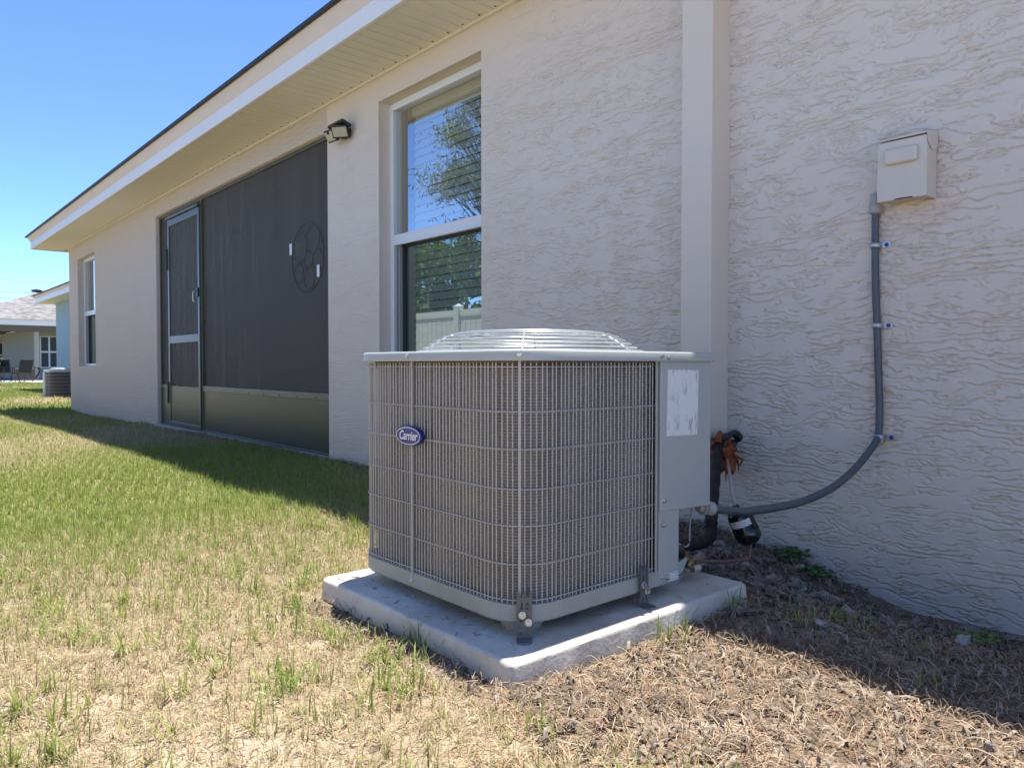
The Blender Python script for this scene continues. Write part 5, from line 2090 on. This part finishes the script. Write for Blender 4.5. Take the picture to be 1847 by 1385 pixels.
def hip(parent, x0, x1, y0, y1, z, slope, matn):
    f = MB()
    hw = min(x1 - x0, y1 - y0) / 2
    zr_ = z + hw * slope
    if (x1 - x0) >= (y1 - y0):
        A_ = [(x0, y0, z), (x1, y0, z), (x1, y1, z), (x0, y1, z), (x0 + hw, (y0 + y1) / 2, zr_), (x1 - hw, (y0 + y1) / 2, zr_)]
        fc = [(0, 1, 5, 4), (1, 2, 5), (2, 3, 4, 5), (3, 0, 4), (0, 3, 2, 1)]
    else:
        A_ = [(x0, y0, z), (x1, y0, z), (x1, y1, z), (x0, y1, z), ((x0 + x1) / 2, y0 + hw, zr_), ((x0 + x1) / 2, y1 - hw, zr_)]
        fc = [(0, 1, 4), (1, 2, 5, 4), (2, 3, 5), (3, 0, 4, 5), (0, 3, 2, 1)]
    f.add(A_, fc)
    return f.build('roof', matn, parent)


# blue house next door
bh = thing('neighbour_house', 'pale blue stucco house next door with white fascia', 'house', (-23, 5, -0.1))
f = MB()
f.box(-28.45, -17.5, 4.92, 15, -0.3, 2.78)
f.build('wall', 'blueh', bh, bevel=0.02)
f = MB()
f.box(-28.90, -17.0, 4.44, 4.92, 2.775, 2.79)
f.build('soffit', 'soffit', bh)
f = MB()
f.box(-28.92, -17.0, 4.40, 4.44, 2.77, 2.91)
f.box(-28.94, -28.9, 4.44, 15.3, 2.77, 2.91)
f.build('fascia', 'fascia', bh)
f = MB()
f.prism([(4.40, 2.912), (4.44, 2.912), (4.44, 3.0), (4.36, 3.0)], -28.96, -17.0, axis='x')
f.build('drip_board', 'frieze', bh)
hip(bh, -29.0, -16.9, 4.33, 15.4, 3.005, 0.42, 'farshingle')
f = MB()
f.box(-29.02, -16.9, 4.315, 4.34, 2.995, 3.02)
f.build('drip_edge', 'dark_gasket', bh)

# its condenser
na = thing('air_conditioner', 'smaller grey condenser standing on the grass by the blue house', 'air conditioner', (-21.8, 3.9, -0.1))
nx0, nx1, ny0, ny1 = -22.15, -21.3, 3.55, 4.35
f = MB()
f.prism(rr(nx0, nx1, ny0, ny1, 0.10, 6), -0.08, 0.58)
f.build('coil', 'farcoil', na, smooth='auto')
f = MB()
f.prism(rr(nx0 - 0.02, nx1 + 0.02, ny0 - 0.02, ny1 + 0.02, 0.11, 6), 0.58, 0.64)
f.build('lid', 'acgrey', na, smooth='auto')
f = MB()
f.lathe([(0.37, 0.64), (0.30, 0.675), (0.2, 0.69), (0.0, 0.695)], (-21.72, 3.95, 0), (0, 0, 1), 24)
f.build('fan_guard', 'chrome_wire', na, smooth=True)
f = MB()
f.box(nx0 - 0.03, nx0 + 0.24, ny0 - 0.028, ny0 + 0.1, -0.08, 0.58)
f.build('service_panel', 'acgrey', na, bevel=0.03)
for k in range(7):
    f = MB()
    pth = rr(nx0 - 0.012, nx1 + 0.012, ny0 - 0.012, ny1 + 0.012, 0.11, 6)
    f.tube([(p[0], p[1], 0.0 + k * 0.085) for p in pth], 0.004, 5, closed=True)
    f.build('hoop_wire', 'wire', na)
f = MB()
f.prism(rr(nx0 - 0.1, nx1 + 0.1, ny0 - 0.1, ny1 + 0.1, 0.03, 3), -0.2, -0.08)
f.build('base_slab', 'concrete', na)

# grey-roofed house with covered patio
gh = thing('neighbour_house', 'far house with grey shingle hip roof and dark-beamed covered patio', 'house', (-50, 9, -0.1))
f = MB()
f.box(-58, -46.6, 7.0, 16, -0.3, 2.72)
f.build('wall', 'taupeh', gh)
f = MB()
f.box(-44.35, -44.05, 3.6, 16.5, 2.74, 3.02)
f.box(-60, -44.35, 3.6, 3.9, 2.74, 3.02)
f.build('fascia', 'fascia', gh)
f = MB()
f.box(-44.6, -44.35, 3.9, 16, 2.42, 2.73)
f.build('beam', 'darkbeam', gh)
f = MB()
f.box(-46.6, -44.4, 3.9, 16, 2.735, 2.76)
f.box(-58, -46.6, 3.9, 7.0, 2.735, 2.76)
f.build('patio_ceiling', 'darkbeam', gh)
f = MB()
f.box(-44.6, -44.35, 6.72, 6.92, -0.1, 2.42)
f.build('patio_post', 'taupeh', gh)
f = MB()
f.box(-44.6, -44.35, 3.9, 4.1, -0.1, 2.42)
f.build('patio_post', 'taupeh', gh)
hip(gh, -60, -43.95, 3.4, 17, 3.025, 0.42, 'farshingle')
small_window(gh, 'x', 7.30, 8.15, 0.60, 2.30, -46.6)
small_window(gh, 'x', 8.35, 9.3, 0.60, 2.30, -46.6)
f = MB()
f.lathe([(0.25, 4.75), (0.28, 4.85), (0.05, 4.93)], (-48.2, 7.45, 0), (0, 0, 1), 12)
f.build('roof_vent', 'dark_gasket', gh)

pt_ = MB()
pt_.box(-46.6, -38.9, 3.4, 9.5, -0.2, -0.015)
pt_ = pt_.build('patio', 'concrete')
pt_['kind'] = 'structure'

# cream house beyond
ch = thing('neighbour_house', 'distant cream house with white eaves seen under the patio roof', 'house', (-65, 9, -0.1))
f = MB()
f.box(-70, -60.8, 8.05, 14, -0.3, 2.66)
f.box(-70, -63.0, 3.0, 8.05, -0.3, 2.66)
f.box(-61.1, -60.8, 3.0, 8.05, 2.4, 2.66)
f.build('wall', 'creamh', ch)
f = MB()
f.box(-60.5, -60.2, 2.8, 14.3, 2.64, 2.86)
f.build('fascia', 'white', ch)
f = MB()
f.box(-63, -60.5, 3.0, 14.3, 2.66, 2.7)
f.build('soffit', 'soffit', ch)
hip(ch, -72, -60.15, 2.6, 14.6, 2.87, 0.4, 'farshingle')
small_window(ch, 'x', 9.05, 10.0, 0.6, 2.40, -60.8, muntin=False)
small_window(ch, 'x', 7.3, 7.75, 0.6, 2.3, -63.0, muntin=False)


# patio furniture
def patio_chair(loc, rotz, label):
    c = thing('patio_chair', label, 'chair', loc, group='sling chairs on the far patio')
    c.rotation_euler = (0, 0, rotz)
    L0 = Vector(loc)
    f = MB()
    f.obox(L0 + Vector((0, 0.0, 0.42)), 0.26, 0.24, 0.012, Matrix.Rotation(R(4), 3, 'X'))
    f.build('seat', 'sling', c)
    f = MB()
    f.obox(L0 + Vector((0, 0.32, 0.70)), 0.26, 0.012, 0.29, Matrix.Rotation(R(-16), 3, 'X'))
    f.build('backrest', 'sling', c)
    for sx in (-0.28, 0.28):
        f = MB()
        f.tube([L0 + Vector((sx, 0.42, 1.0)), L0 + Vector((sx, 0.24, 0.42)), L0 + Vector((sx, -0.25, 0.44)), L0 + Vector((sx, -0.32, 0.0))], 0.018, 6)
        f.build('side_frame', 'black', c)
        f = MB()
        f.tube([L0 + Vector((sx, 0.10, 0.42)), L0 + Vector((sx, 0.36, 0.0))], 0.018, 6)
        f.build('leg', 'black', c)
        f = MB()
        f.tube([L0 + Vector((sx, 0.32, 0.66)), L0 + Vector((sx, -0.24, 0.64)), L0 + Vector((sx, -0.25, 0.44))], 0.018, 6)
        f.build('armrest', 'black', c)
    f = MB()
    f.tube([L0 + Vector((-0.28, 0.42, 1.0)), L0 + Vector((0.28, 0.42, 1.0))], 0.018, 6)
    f.build('top_bar', 'black', c)
    return c


patio_chair((-40.45, 5.62, -0.012), R(-70), 'dark sling patio chair nearest the blue house')
patio_chair((-40.9, 5.05, -0.012), R(-115), 'dark sling patio chair at the left by the table')
tb_ = thing('patio_table', 'small dark patio table at the left edge beside the chairs', 'table', (-40.7, 4.55, -0.015))
f = MB()
f.box(-41.3, -40.1, 4.0, 5.0, 0.66, 0.69)
f.build('table_top', 'black', tb_)
for (a_, b_) in ((-41.2, 4.1), (-40.2, 4.1), (-41.2, 4.9), (-40.2, 4.9)):
    f = MB()
    f.tube([(a_, b_, -0.015), (a_, b_, 0.66)], 0.02, 6)
    f.build('leg', 'black', tb_)
pl = thing('potted_plant', 'small leafy pot plant on the far patio table', 'plant', (-40.6, 4.72, 0.69))
f = MB()
f.lathe([(0.09, 0.69), (0.12, 0.86)], (-40.6, 4.72, 0), (0, 0, 1), 12)
f.build('pot', 'white', pl)
f = MB()
for k in range(60):
    c = Vector((-40.6, 4.72, 0.98)) + Vector((random.gauss(0, 0.12), random.gauss(0, 0.12), random.gauss(0, 0.08)))
    rot = Matrix.Rotation(random.uniform(0, 6.28), 3, 'Z') @ Matrix.Rotation(random.uniform(-1, 1), 3, 'X')
    f.add([c + rot @ Vector(p) for p in ((-0.06, 0, 0), (0, 0.025, 0), (0.06, 0, 0), (0, -0.025, 0))], [(0, 1, 2, 3)])
f.build('leaves', 'weed', pl)
wk = thing('wicker_bench', 'low dark wicker bench with curved arm behind the patio chairs', 'bench', (-42.0, 6.2, -0.015))
f = MB()
f.box(-42.3, -41.75, 5.55, 6.35, 0.02, 0.60)
f.build('body', 'wicker', wk, bevel=0.04)
f = MB()
f.tube(catmull([(-41.9, 6.30, 0.60), (-41.9, 6.46, 0.64), (-41.9, 6.54, 0.50), (-41.9, 6.48, 0.28), (-41.9, 6.34, 0.12)], 6), 0.045, 8)
f.build('curved_arm', 'black', wk, smooth=True)

# overhead cables
for k, (zc, lb) in enumerate(((7.25, 'highest of the thin overhead power cables at left'), (6.75, 'middle one of the thin overhead power cables at left'),
                              (6.35, 'lowest of the thin overhead power cables at left'))):
    f = MB()
    f.tube([(-78 + q * 0.8, -30 + q * 6.0, zc - 0.6 * math.sin(math.pi * q / 12)) for q in range(13)], 0.018, 5)
    tag(f.build('power_cable', 'wirecable', origin=(-74, 9, zc)), lb, 'cable', 'overhead power cables')
